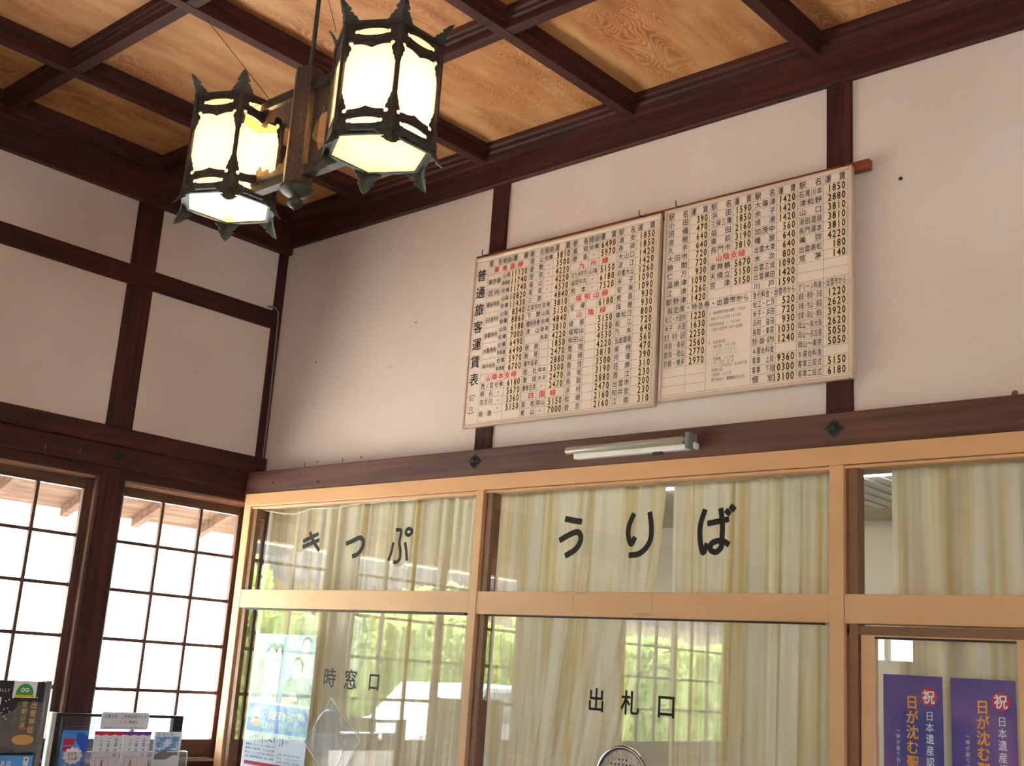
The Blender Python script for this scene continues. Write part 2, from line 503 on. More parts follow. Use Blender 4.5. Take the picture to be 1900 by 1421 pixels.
# --- front wall (ticket side)
wall_front = struct(obj('wall_front', B(((0.012, XW), (0.0, 0.12), (2.46, 4.22))), M['plaster']))
def W(name, bm, mt, parent): return obj(name, bm, mt, parent)
for x in (1.742, 3.566, 5.39, 7.21, 9.03):
    W('post', B(((x - 0.053, x + 0.053), (-0.014, 0.06), (2.5, 3.99)), bevel=0.002), M['wood_z'], wall_front)
W('wall_plate', B(((0.0, XW), (-0.03, 0.1), (3.968, 4.1)), bevel=0.003), M['wood_x'], wall_front)
W('transom_beam', B(((0.04, XW), (-0.125, 0.1), (2.462, 2.588)), bevel=0.004), M['old_x'], wall_front)
W('corner_post', B(((-0.1, 0.012), (-0.062, 0.08), (0.0, 4.1)), bevel=0.002), M['wood_z'], wall_front)
def nail(x, z, y, r=0.006, mt='black'):
    bm = bmesh.new(); tube(bm, [(x, y + 0.003, z), (x, y - 0.006, z), (x, y - 0.009, z)], [r * 0.6, r, r * 0.5], 8)
    W('nail', bm, M[mt], wall_front)
nail(3.812, 3.50, 0.0, 0.008)
nail(4.20, 2.622, 0.0, 0.012, 'batten')
for x, z in ((0.29, 2.516), (0.68, 2.50)): nail(x, z, -0.125, 0.004)
for x, z in ((0.39, 3.22), (1.19, 3.33), (0.50, 2.40 + 0.24), (0.86, 2.64)): nail(x, z, 0.0, 0.003)
for x, z in ((1.9, 3.99 + 0.04), (2.75, 4.03), (3.42, 4.04), (0.98, 4.03)): nail(x, z, -0.03, 0.004)
for x in (0.40, 0.72):
    W('pin', tube(bmesh.new(), [(x, -0.001, 2.60), (x, -0.012, 2.615), (x, -0.012, 2.645)], 0.0015, 6), M['black'], wall_front)

def diamond(P, u, v, r, parent):
    """bronze chrysanthemum stud: diamond plate with radiating petals"""
    bm = bmesh.new()
    pl = [(u + r * 1.15, v), (u, v + r), (u - r * 1.15, v), (u, v - r)]
    vs = [bm.verts.new(P(a, b, 0.003)) for a, b in pl]; bs = [bm.verts.new(P(a, b, -0.002)) for a, b in pl]
    bm.faces.new(vs); bm.faces.new(bs[::-1])
    for i in range(4): bm.faces.new([vs[i], bs[i], bs[(i + 1) % 4], vs[(i + 1) % 4]])
    n = 16
    c = bm.verts.new(P(u, v, 0.006))
    for k in range(n):
        a = 2 * PI * k / n
        def R(t): return r * 0.98 / (abs(math.cos(t)) / 1.15 + abs(math.sin(t)))
        p0, p1, p2 = a - 0.13, a, a + 0.13
        v0 = bm.verts.new(P(u + R(p0) * .9 * math.cos(p0), v + R(p0) * .9 * math.sin(p0), 0.004))
        v1 = bm.verts.new(P(u + R(p1) * .8 * math.cos(p1), v + R(p1) * .8 * math.sin(p1), 0.011))
        v2 = bm.verts.new(P(u + R(p2) * .9 * math.cos(p2), v + R(p2) * .9 * math.sin(p2), 0.004))
        bm.faces.new([c, v0, v1]); bm.faces.new([c, v1, v2])
    hub = [bm.verts.new(P(u + 0.2 * r * math.cos(2 * PI * k / 10), v + 0.2 * r * math.sin(2 * PI * k / 10), 0.013)) for k in range(10)]
    bm.faces.new(hub)
    bmesh.ops.recalc_face_normals(bm, faces=bm.faces[:])
    return W('stud_cover', bm, M['patina'], parent)
for x in (1.808, 3.602, 5.4, 7.2): diamond(PF(-0.125), x, 2.530, 0.036, wall_front)

# --- left wall with windows
wall_left = struct(obj('wall_left', B(((-0.12, 0.0), (YB, -0.06), (2.45, 4.22)), ((-0.12, 0.0), (-3.74, -2.80), (0.0, 2.45)),
                       ((-0.12, 0.0), (YB, -5.42), (0.0, 2.45)), ((-0.12, 0.0), (-2.8, -0.06), (0.0, 0.98)), ((-0.12, 0.0), (-5.42, -3.74), (0.0, 0.98))), M['plaster']))
W('wall_plate', B(((-0.02, 0.05), (YB, 0.0), (3.925, 4.1)), bevel=0.003), M['wood_y'], wall_left)
W('rail', B(((-0.02, 0.016), (YB, -0.06), (3.458, 3.566)), bevel=0.003), M['wood_y'], wall_left)
W('rail', B(((-0.02, 0.04), (YB, -0.0), (2.592, 2.688)), bevel=0.004), M['wood_y'], wall_left)
W('rail', B(((-0.02, 0.024), (YB, -0.0), (2.482, 2.592)), bevel=0.003), M['wood_y'], wall_left)
for y in (-0.925, -2.73, -3.80, -5.48): 
    W('post', B(((-0.02, 0.010), (y - 0.075, y + 0.075), (2.68, 3.93)), bevel=0.002), M['wood_z'], wall_left)
diamond(PS(0.024), -0.912, 2.54, 0.036, wall_left)
for y, z in ((-1.32, 2.50), (-1.14, 2.512)):
    W('bent_nail', tube(bmesh.new(), [(0.02, y, z), (0.045, y, z + 0.004), (0.05, y + 0.003, z + 0.022)], 0.002, 6), M['chrome'], wall_left)
W('wainscot', B(((0.0, 0.012), (-2.8, -0.06), (0.0, 0.97))), M['wood_y'], wall_left)

def lattice_window(idx, y0, y1, sashes):
    """opening y0..y1 (y0 < y1) with frame; sashes = list of (ya, yb, ncols, x)"""
    w = struct(obj('window_%d' % idx, B(((-0.11, 0.002), (y0, y1), (2.428, 2.484)), ((-0.11, 0.0), (y0, y1), (0.975, 1.03)), bevel=0.002), M['wood_y']))
    for z in (2.424, 2.412): W('track', B(((-0.032 if z > 2.42 else -0.062, -0.014 if z > 2.42 else -0.044), (y0, y1), (z - 0.008, z + 0.006))), M['track'], w)
    for z in (1.03,): W('track', B(((-0.085, -0.06), (y0, y1), (z, z + 0.012)), ((-0.03, -0.01), (y0, y1), (z, z + 0.012))), M['track'], w)
    rows = [2.355, 2.12, 1.874, 1.627, 1.38, 1.138]
    for ya, yb, nc, x in sashes:
        st = 0.044
        for yy in ((ya, ya + st), (yb - st, yb)):
            W('stile', B(((x - 0.015, x + 0.015), yy, (1.042, 2.412)), bevel=0.002), M['sash_z'], w)
        W('top_rail', B(((x - 0.015, x + 0.015), (ya + st, yb - st), (2.355, 2.410)), bevel=0.002), M['sash_y'], w)
        W('bottom_rail', B(((x - 0.015, x + 0.015), (ya + st, yb - st), (1.044, 1.138)), bevel=0.002), M['sash_y'], w)
        g0, g1 = ya + st, yb - st
        cw = (g1 - g0) / nc
        for k in range(1, nc):
            W('muntin', B(((x - 0.012, x + 0.010), (g0 + cw * k - 0.009, g0 + cw * k + 0.009), (1.138, 2.355)), bevel=0.002), M['sash_z'], w)
        for z in rows[1:-1]:
            W('muntin', B(((x - 0.012, x + 0.0085), (g0, g1), (z - 0.009, z + 0.009)), bevel=0.002), M['sash_y'], w)
        for k in range(nc):
            for a, b in zip(rows[:-1], rows[1:]):
                rsheet('pane', PS(x - 0.002), g0 + cw * k, g0 + cw * (k + 1), b, a, M['glass'], w)
    return w
w1 = lattice_window(1, -0.86, -0.0, [(-0.848, -0.038, 3, -0.07)])
w2 = lattice_window(2, -2.66, -0.98, [(-1.80, -0.998, 3, -0.05), (-2.64, -1.80, 3, -0.085)])
w3 = lattice_window(3, -5.42, -3.74, [(-4.56, -3.76, 3, -0.05), (-5.40, -4.56, 3, -0.085)])
for y0, y1 in ((-0.983, -0.845), (-2.80, -2.66), (-3.78, -3.66), (-5.56, -5.42)):
    W('pillar', B(((-0.12, 0.010), (y0, y1), (0.0, 2.484)), bevel=0.003), M['wood_z'], wall_left)
W('jamb_strip', B(((-0.04, 0.004), (-1.002, -0.983), (0.98, 2.43)), ((-0.10, -0.03), (-1.018, -0.99), (0.98, 2.43)), bevel=0.001), M['sash_z'], wall_left)
W('corner_jamb', B(((-0.12, 0.05), (-0.04, 0.0), (0.0, 2.484)), bevel=0.002), M['sash_z'], wall_left)
# grey conduit in the corner
cab = struct(obj('trim_1', tube(bmesh.new(), [(0.03, -0.12, 3.575), (0.04, -0.075, 3.578), (0.035, -0.045, 3.56), (0.022, -0.03, 3.50), (0.019, -0.022, 3.2), (0.019, -0.018, 2.9), (0.02, -0.02, 2.66), (0.03, -0.03, 2.62), (0.05, -0.04, 2.58)], 0.005, 8), M['cable'], smooth=True))

# --- back and right walls, out of view: daylight openings, the right one added to fill the left wall
wall_back = struct(obj('wall_back', B(((0.0, 0.3), (YB - 0.12, YB), (0.0, 4.22)), ((0.3, 0.9), (YB - 0.12, YB), (2.3, 4.22)), ((0.9, 3.2), (YB - 0.12, YB), (0.0, 4.22)), ((3.2, 5.4), (YB - 0.12, YB), (0.0, 4.22)), ((5.4, 9.0), (YB - 0.12, YB), (2.2, 4.22)), ((5.4, 6.8), (YB - 0.12, YB), (0.0, 2.2)), ((8.2, 9.0), (YB - 0.12, YB), (0.0, 2.2)),
                       ((9.0, XW), (YB - 0.12, YB), (0.0, 4.22)), ((0.3, 0.9), (YB - 0.12, YB), (0.0, 1.9))), M['plaster']))
w4 = struct(obj('window_4', B(((0.3, 0.9), (YB - 0.1, YB + 0.01), (2.26, 2.32)), ((0.3, 0.9), (YB - 0.1, YB + 0.01), (1.88, 1.94)), *[((x - 0.02, x + 0.02), (YB - 0.08, YB - 0.02), (1.94, 2.26)) for x in (0.32, 0.6, 0.88)]), M['sash_z']))
rsheet('pane', PF(YB - 0.05), 0.3, 0.9, 1.94, 2.26, M['glass'], w4)
wall_right = struct(obj('wall_right', B(((XW, XW + 0.12), (YB, -4.3), (0.0, 4.22)), ((XW, XW + 0.12), (-4.3, -3.3), (2.5, 4.22)), ((XW, XW + 0.12), (-4.3, -3.3), (0.0, 1.3)), ((XW, XW + 0.12), (-3.3, 0.12), (0.0, 4.22))), M['plaster']))

# ------------------------------------------------------------------ ceiling
ceiling = struct(obj('ceiling', B(((-0.12, XW + 0.1), (YB - 0.1, 0.12), (4.20, 4.32))), M['wood_x']))
RX = [0.715 + 0.92 * k for k in range(10)]
BY = [-0.908 - 0.888 * k for k in range(7)]
def rib_profile(c, z0):
    hw = [(0.026, z0), (0.026, z0 + 0.034), (0.036, z0 + 0.040), (0.036, z0 + 0.054), (0.046, z0 + 0.062), (0.052, 4.186)]
    return [(c + a, z) for a, z in hw] + [(c - a, z) for a, z in reversed(hw)]
for x in RX:
    W('rib', prism(bmesh.new(), rib_profile(x, 4.098), 'y', YB, -0.02), M['wood_y'], ceiling)
for y in BY:
    W('cross_rib', prism(bmesh.new(), rib_profile(y, 4.101), 'x', 0.02, XW), M['wood_x'], ceiling)
hp = [(0.0, 4.095), (0.026, 4.10), (0.030, 4.13), (0.042, 4.138), (0.042, 4.155), (0.055, 4.163), (0.058, 4.186), (0.0, 4.186)]
W('cove_moulding', prism(bmesh.new(), [(-0.025 - a, z) for a, z in hp], 'x', 0.02, XW), M['wood_x'], ceiling)
W('cove_moulding', prism(bmesh.new(), [(0.045 + a, z) for a, z in hp], 'y', YB, -0.02), M['wood_y'], ceiling)
xs = [0.0] + RX + [XW]; ys = [0.0] + BY + [YB]
pm = {}
for i in range(len(xs) - 1):
    for j in range(len(ys) - 1):
        x0, x1, y1, y0 = xs[i], xs[i + 1], ys[j], ys[j + 1]
        if x1 - x0 < 0.15 or y1 - y0 < 0.15: continue
        key = (round(x1 - x0, 3), round(y1 - y0, 3))
        if key not in pm:
            bm = bmesh.new(); box(bm, (-key[0] / 2, key[0] / 2), (-key[1] / 2, key[1] / 2), (0, 0.008)); bm.normal_update()
            me = bpy.data.meshes.new('ceiling_panel'); bm.to_mesh(me); bm.free(); me.materials.append(M['cedar']); pm[key] = me
        cl = WL[ceiling.name]
        link_mesh('ceiling_panel', pm[key], None, ceiling, ((x0 + x1) / 2 - cl[0], (y0 + y1) / 2 - cl[1], ZC - cl[2]))

# ------------------------------------------------------------------ ticket screen
YF = -0.13
def bar(x, z, name, parent, y=(YF, -0.07), mt='alu', bv=0.002): return W(name, B((x, y, z), bevel=bv), M[mt], parent)
screen = struct(obj('window_5', B(((0.055, XW), (YF, -0.06), (2.394, 2.464)), bevel=0.002), M['alu']))
bar((0.055, 0.118), (0.0, 2.394), 'mullion', screen)
MU = [(1.842, 1.888), (3.586, 3.640), (5.36, 5.42), (7.15, 7.21), (8.94, 9.0)]
for a, b in MU: bar((a, b), (0.0, 2.394), 'mullion', screen, (YF - 0.003, -0.06))
lefts = [0.118] + [b for a, b in MU]; rights = [a for a, b in MU] + [XW]
for i, (a, b) in enumerate(zip(lefts, rights)):
    bar((a, b), (2.380, 2.392), 'top_strip', screen, (YF + 0.006, -0.06))
    bar((a + 0.002, b), (1.838 if i else 1.842, 1.938), 'rail', screen, (YF - 0.001, -0.06))
    # dark inner jamb on the left of each bay, narrow on the right
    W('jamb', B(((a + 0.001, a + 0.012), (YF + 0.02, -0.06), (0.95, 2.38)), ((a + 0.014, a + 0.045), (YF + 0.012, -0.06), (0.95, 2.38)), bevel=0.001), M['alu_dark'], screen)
    if i != 2:
        rsheet('pane', PF(-0.105), a + 0.04, b, 0.98, 1.842, M['glass'], screen)
        W('glazing_strip', B(((a + 0.04, b - 0.03), (YF + 0.008, -0.1), (1.832, 1.8405))), M['rubber'], screen)
        bar((a, b), (0.90, 0.98), 'sill_rail', screen)
    rsheet('pane', PF(-0.105), a + 0.04, b, 1.93, 2.386, M['glass'], screen)
W('panel', B(((0.1, 3.6), (-0.10, -0.08), (0.0, 0.90)), ((5.40, XW), (-0.10, -0.08), (0.0, 0.90))), M['alu'], screen)
# ticket counter shelf
W('counter', B(((0.12, 3.58), (-0.34, -0.132), (0.86, 0.90)), bevel=0.004), M['wood_x'], screen)
# tape residue on the rail
tp = M['tape'] = mat('grey_tape_residue', srgb(186, 148, 130), srgb(176, 138, 120), 0.7, (30, 30, 30), 3)
tpos = [(2.437, 2.443, 1.862, 1.93), (2.45, 2.50, 1.929, 1.936), (2.835, 2.84, 1.86, 1.93), (2.76, 2.83, 1.848, 1.857)]
for q in tpos: rsheet('tape_mark', PF(YF - 0.0015), *q, tp, screen)

# sliding doors in the third bay
door1 = struct(obj('door_1', B(((3.64, 5.36), (YF + 0.02, -0.07), (1.802, 1.832)), bevel=0.001), M['alu_dark']))
def sash(x0, x1, y, nm):
    W('stile', B(((x0, x0 + 0.05), (y - 0.015, y + 0.015), (0.02, 1.815)), bevel=0.002), M['alu'], door1)
    W('stile', B(((x1 - 0.036, x1), (y - 0.015, y + 0.015), (0.02, 1.815)), bevel=0.002), M['alu'], door1)
    W('top_rail', B(((x0 + 0.05, x1 - 0.036), (y - 0.013, y + 0.013), (1.795, 1.822)), bevel=0.002), M['alu'], door1)
    W('bottom_rail', B(((x0 + 0.05, x1 - 0.036), (y - 0.013, y + 0.013), (0.02, 0.25)), bevel=0.002), M['alu'], door1)
    W('glazing_strip', B(((x0 + 0.05, x1 - 0.036), (y - 0.014, y - 0.006), (1.790, 1.797))), M['rubber'], door1)
    rsheet('pane', PF(y), x0 + 0.05, x1 - 0.036, 0.25, 1.795, M['glass'], door1)
sash(3.690, 4.245, -0.092, 'a')
sash(4.215, 4.80, -0.075, 'b')
sash(4.78, 5.36, -0.092, 'c')
W('latch', B(((3.718, 3.734), (-0.125, -0.106), (1.18, 1.262)), ((3.712, 3.742), (-0.109, -0.105), (1.17, 1.272)), bevel=0.002), M['chrome'], door1)

# ------------------------------------------------------------------ glass lettering
def stroke(bm, P, pts, wd, d=0.0):
    """brush ribbon with rounded ends"""
    # resample with Catmull-Rom
    p = [Vector(q) for q in pts]
    if len(p) > 2:
        q = []
        ext = [p[0] * 2 - p[1]] + p + [p[-1] * 2 - p[-2]]
        for i in range(1, len(ext) - 2):
            for k in range(5):
                t = k / 5
                a, b, c, e = ext[i - 1], ext[i], ext[i + 1], ext[i + 2]
                q.append(0.5 * ((2 * b) + (-a + c) * t + (2 * a - 5 * b + 4 * c - e) * t * t + (-a + 3 * b - 3 * c + e) * t ** 3))
        q.append(p[-1]); p = q
    L, R = [], []
    n = len(p)
    for i in range(n):
        d_ = (p[min(i + 1, n - 1)] - p[max(i - 1, 0)]).normalized()
        nn = Vector((-d_.y, d_.x)) * (wd / 2)
        L.append(p[i] + nn); R.append(p[i] - nn)
    d0 = (p[0] - p[1]).normalized() * (wd * 0.14); d1 = (p[-1] - p[-2]).normalized() * (wd * 0.14)
    seq = [(L[i], R[i]) for i in range(n)]
    first = (p[0] + (L[0] - p[0]) * 0.75 + d0, p[0] + (R[0] - p[0]) * 0.75 + d0)
    last = (p[-1] + (L[-1] - p[-1]) * 0.75 + d1, p[-1] + (R[-1] - p[-1]) * 0.75 + d1)
    seq = [first] + seq + [last]
    vs = [(bm.verts.new(P(a.x, a.y, d + 0.00002 * i)), bm.verts.new(P(b.x, b.y, d + 0.00002 * i))) for i, (a, b) in enumerate(seq)]
    for i in range(len(vs) - 1):
        f = bm.faces.new([vs[i][1], vs[i + 1][1], vs[i + 1][0], vs[i][0]])
KANA = {
 'ki': ([[(0.584, 2.192), (0.702, 2.228)], [(0.586, 2.163), (0.713, 2.196)], [(0.633, 2.237), (0.669, 2.19), (0.722, 2.142)]], 0.021, 'black ki character with its lower stroke worn away'),
 'tsu': ([[(0.934, 2.172), (0.984, 2.186), (1.034, 2.2), (1.062, 2.181), (1.057, 2.147), (1.025, 2.117), (0.99, 2.108)]], 0.024, 'black tsu character'),
 'pu': ([[(1.295, 2.232), (1.33, 2.228), (1.331, 2.202), (1.326, 2.169), (1.338, 2.129), (1.338, 2.09), (1.316, 2.074), (1.296, 2.077)], [(1.284, 2.17), (1.276, 2.124), (1.259, 2.084)], [(1.367, 2.168), (1.381, 2.128), (1.39, 2.083)], [(1.385, 2.236), (1.405, 2.228), (1.408, 2.215), (1.389, 2.203), (1.369, 2.212), (1.371, 2.228), (1.385, 2.236)]], 0.018, 'black pu character'),
 'u': ([[(2.356, 2.248), (2.402, 2.239), (2.443, 2.233)], [(2.331, 2.157), (2.371, 2.175), (2.42, 2.190), (2.442, 2.176), (2.442, 2.146), (2.416, 2.115), (2.367, 2.091)]], 0.026, 'black u character'),
 'ri': ([[(2.713, 2.255), (2.692, 2.209), (2.69, 2.168), (2.706, 2.133), (2.723, 2.159)], [(2.792, 2.258), (2.802, 2.206), (2.801, 2.153), (2.78, 2.116), (2.745, 2.093), (2.699, 2.088)]], 0.024, 'black ri character'),
 'ba': ([[(3.052, 2.258), (3.033, 2.199), (3.035, 2.133), (3.049, 2.092), (3.065, 2.126)], [(3.067, 2.205), (3.158, 2.218)], [(3.124, 2.26), (3.132, 2.196), (3.131, 2.138), (3.127, 2.110), (3.105, 2.094), (3.082, 2.104), (3.086, 2.127), (3.115, 2.137), (3.14, 2.134), (3.162, 2.122)], [(3.147, 2.253), (3.164, 2.238)], [(3.167, 2.268), (3.184, 2.253)]], 0.023, 'black ba character'),
}
for k, (strokes, wd, lab) in KANA.items():
    bm = bmesh.new()
    for i, s in enumerate(strokes): stroke(bm, PF(-0.1068), s, wd, 0.0003 * i)
    o = obj('letter', bm, M['ink'], screen); o['label'] = lab
def letter(c, x, z, sx, sz, lab, bold=0.016):
    p = Print(PF(-0.107)); p.ch(c, x, z, sx, sz, bold); o = p.out('letter', M['ink'], screen); o['label'] = lab
letter('時', 0.908, 1.513, 0.098, 0.098, 'small black character for time')
letter('窓', 1.066, 1.511, 0.096, 0.100, 'small black character for window')
letter('口', 1.236, 1.511, 0.088, 0.092, 'small black square mouth character')
letter('出', 2.566, 1.513, 0.088, 0.098, 'small black character for out')
letter('札', 2.733, 1.513, 0.092, 0.098, 'small black character for ticket')
letter('口', 2.902, 1.512, 0.096, 0.098, 'small black bold square mouth character')

# ------------------------------------------------------------------ office behind the glass
office = struct(obj('wall_office', B(((-0.12, XW), (3.5, 3.6), (0.0, 2.75)), ((-0.12, 0.0), (0.12, 3.5), (0.0, 2.75)), ((XW, XW + 0.1), (0.12, 3.6), (0.0, 2.75)), ((0.0, XW), (0.0, 0.12), (2.40, 2.47))), M['office_wall']))
struct(obj('ceiling_office', B(((-0.12, XW), (0.12, 3.6), (2.75, 2.85))), M['office_wall']))
rb = struct(obj('roof', B(((-0.3, XW + 4.5), (YB - 1.4, 4.4), (4.45, 4.6))), M['tile_roof']))  # unseen slab blocking the sun, run past the right wall to shade ground
def eave_prism():
    bm = bmesh.new()
    prism(bm, [(-1.25, 2.38), (-0.12, 2.78), (-0.12, 2.88), (-1.25, 2.46)], 'y', -8.5, 4.4)
    return bm
M['eave'] = mat('weathered_eave_wood', srgb(84, 66, 56), srgb(62, 48, 40), 0.95, (30, 2, 30), 6, spec=0.04)
ev = struct(obj('eave', eave_prism(), M['eave']))
for i in range(26):
    y = -8.2 + 0.48 * i
    W('rafter', prism(bmesh.new(), [(-1.23, 2.33), (-0.12, 2.725), (-0.12, 2.78), (-1.23, 2.385)], 'y', y - 0.025, y + 0.025), M['eave'], ev)
W('gutter', tube(bmesh.new(), [(-1.30, -8.5, 2.40), (-1.30, 4.4, 2.40)], 0.045, 10), M['white'], ev)
ol = thing('ceiling_light', 'white louvred fluorescent ceiling light behind the ticket office glass', 'ceiling light', (2.5, 2.15, 2.66))
obj('housing', B(((1.6, 3.4), (1.7, 2.7), (2.725, 2.75)), bevel=0.004), M['white'], ol)
for k in range(19): obj('louvre', B(((1.6 + 0.1 * k - 0.035, 1.6 + 0.1 * k + 0.035), (1.7, 2.7), (2.70, 2.706))), M['white'], ol)
em = bpy.data.materials.new('office_tube_glow'); em.use_nodes = True
em.node_tree.nodes['Principled BSDF'].inputs['Emission Color'].default_value = (0.95, 1, 0.95, 1)
em.node_tree.nodes['Principled BSDF'].inputs['Emission Strength'].default_value = 48.0
def tube_lamp(x0, x1, y, z): return tube(bmesh.new(), [(x0, y, z), (x1, y, z)], 0.016, 8)
obj('lamp_tube', tube_lamp(1.7, 3.3, 1.62, 2.70), em, ol)
for n_, x0 in enumerate((0.2, 6.4)):  # unseen lights added to brighten the curtains from behind
    q = thing('ceiling_light', ('added unseen ceiling light over the left end of the office', 'added unseen ceiling light over the right end of the office')[n_], 'ceiling light', (x0 + 0.9, 1.6, 2.66))
    obj('housing', B(((x0, x0 + 1.9), (1.5, 1.7), (2.71, 2.75)), bevel=0.004), M['white'], q)
    obj('lamp_tube', tube_lamp(x0 + .05, x0 + 1.85, 1.6, 2.69), em, q)

# ------------------------------------------------------------------ curtains
def curtain(x0, x1, y, z1, z0, n, lean, amp, label, seed, wavy=0.0):
    rnd = random.Random(seed)
    bm = bmesh.new()
    cols = n * 10; rows = 14
    ph = [rnd.uniform(0.6, 1.4) for _ in range(n + 2)]
    cum = [0]
    for q in ph[:n]: cum.append(cum[-1] + q)
    tot = cum[-1]
    grid = []
    for j in range(rows + 1):
        t = j / rows
        row = []
        for i in range(cols + 1):
            s = i / cols
            k = int(s * n); k = min(k, n - 1); f = s * n - k
            pos = (cum[k] + f * ph[k]) / tot
            a = amp * (0.7 + 0.5 * math.sin(k * 2.3 + seed)) * (0.55 + 0.6 * t)
            yy = y + a * math.sin(2 * PI * f) + 0.35 * a * math.sin(4 * PI * f + k)
            xx = x0 + pos * (x1 - x0) + lean(pos, t) + 0.25 * a * math.cos(2 * PI * f)
            row.append(bm.verts.new((xx, yy, z1 + (z0 - z1) * t)))
        grid.append(row)
    for j in range(rows):
        for i in range(cols):
            bm.faces.new([grid[j][i], grid[j + 1][i], grid[j + 1][i + 1], grid[j][i + 1]])
    o = obj('curtain', bm, M['curtain'], None, smooth=True)
    tag(o, label, 'curtain')
    return o
rod = obj('curtain_rod', tube(bmesh.new(), [(0.1, -0.025, 2.43), (XW - 0.1, -0.025, 2.43)], 0.012, 8), M['white'])
tag(rod, 'white curtain rod hidden along the top of the ticket window', 'curtain rod')
curtain(0.10, 1.085, 0.03, 2.395, 0.75, 11, lambda p, t: 0.05 * t * (0.6 - p), 0.030, 'cream curtain gathered behind the leftmost ticket window pane', 1)
curtain(1.10, 1.73, 0.02, 2.395, 0.75, 9, lambda p, t: 0.04 * t * (0.3 - p), 0.030, 'cream curtain just left of the first tan mullion', 2)
curtain(1.77, 2.78, 0.02, 2.395, 0.75, 10, lambda p, t: -0.34 * t ** 1.5 * (0.05 + p * 0.95), 0.032, 'cream curtain swept to the left behind the wide ticket pane', 3)
curtain(2.79, 3.20, 0.06, 2.395, 0.75, 6, lambda p, t: 0.05 * t * (0.5 - p), 0.030, 'cream curtain hanging straight in the middle of the wide pane', 4)
curtain(3.21, 3.60, 0.02, 2.395, 0.75, 5, lambda p, t: -0.03 * t ** 1.3 * (1 - p), 0.030, 'cream curtain at the right end of the wide ticket pane', 5)
curtain(3.745, 4.72, 0.03, 2.395, 0.10, 8, lambda p, t: 0.0, 0.030, 'cream curtain behind the sliding door with purple posters', 6)
curtain(4.76, 5.8, 0.03, 2.395, 0.10, 8, lambda p, t: 0.0, 0.030, 'cream curtain at the far right of the ticket office', 7)

# loose string inside the first pane
st = obj('string', tube(bmesh.new(), [(0.20, -0.09, 2.372), (0.34, -0.09, 2.352), (0.46, -0.088, 2.342), (0.60, -0.09, 2.366), (0.80, -0.09, 2.362), (0.98, -0.09, 2.376), (1.4, -0.09, 2.378)], 0.0025, 6), M['white'])
tag(st, 'thin white string drooping inside the top of the left ticket pane', 'string')

# ------------------------------------------------------------------ fare boards
batten = thing('hanging_batten', 'thin red-brown wooden batten that carries both fare boards', 'batten', (2.66, -0.035, 3.55))
obj('strip', B(((1.636, 3.706), (-0.045, -0.014), (3.556, 3.596)), bevel=0.002), M['batten'], batten)
for x in (1.688, 2.638, 2.832, 3.59):
    obj('hook', tube(bmesh.new(), [(x + 0.03, -0.05, 3.582), (x + 0.012, -0.058, 3.585), (x, -0.058, 3.596), (x - 0.006, -0.05, 3.62)], 0.0022, 6), M['black'], batten)

def fare_board(name, label, x0, x1, z0, z1):
    b = thing(name, label, 'fare board', ((x0 + x1) / 2, -0.055, z0))
    obj('panel', B(((x0 + 0.008, x1 - 0.008), (-0.062, -0.046), (z0 + 0.008, z1 - 0.008))), M['board'], b)
    for q in (((x0, x0 + 0.012), (z0, z1)), ((x1 - 0.012, x1), (z0, z1)), ((x0 + 0.012, x1 - 0.012), (z0, z0 + 0.014)), ((x0 + 0.012, x1 - 0.012), (z1 - 0.014, z1))):
        obj('frame_bar', B((q[0], (-0.068, -0.045), q[1]), bevel=0.002), M['board_frame'], b)
    return b
YP = -0.0626
plate_cache = {}
def plate(parent, x0, x1, zc, h):
    key = (round(x1 - x0, 3), round(h, 4))
    if key not in plate_cache:
        bm = bmesh.new(); box(bm, (-key[0] / 2, key[0] / 2), (-0.0008, 0.0006), (-h / 2, h / 2)); bm.normal_update()
        me = bpy.data.meshes.new('number_card'); bm.to_mesh(me); bm.free(); me.materials.append(M['card']); plate_cache[key] = me
    wl = WL[parent.name]
    link_mesh('number_card', plate_cache[key], None, parent, ((x0 + x1) / 2 - wl[0], YP - wl[1], zc - wl[2]))

board1 = fare_board('fare_board', 'wide white fare board at left with a large vertical title column', 1.648, 2.762, 2.712, 3.572)
board2 = fare_board('fare_board', 'smaller white fare board at right beside the thick wall post', 2.782, 3.646, 2.728, 3.576)

LN = 0.0007
def table(board, ztop, zbot, cols, black, red, lines, dig):
    """cols: dict(x=[name_l, (route_l), price_l, right], rows=[...])"""
    nrow = 21
    rh = (ztop - zbot) / nrow
    Z = lambda r: ztop - rh * r     # top line of row r (0 = header)
    return rh, Z

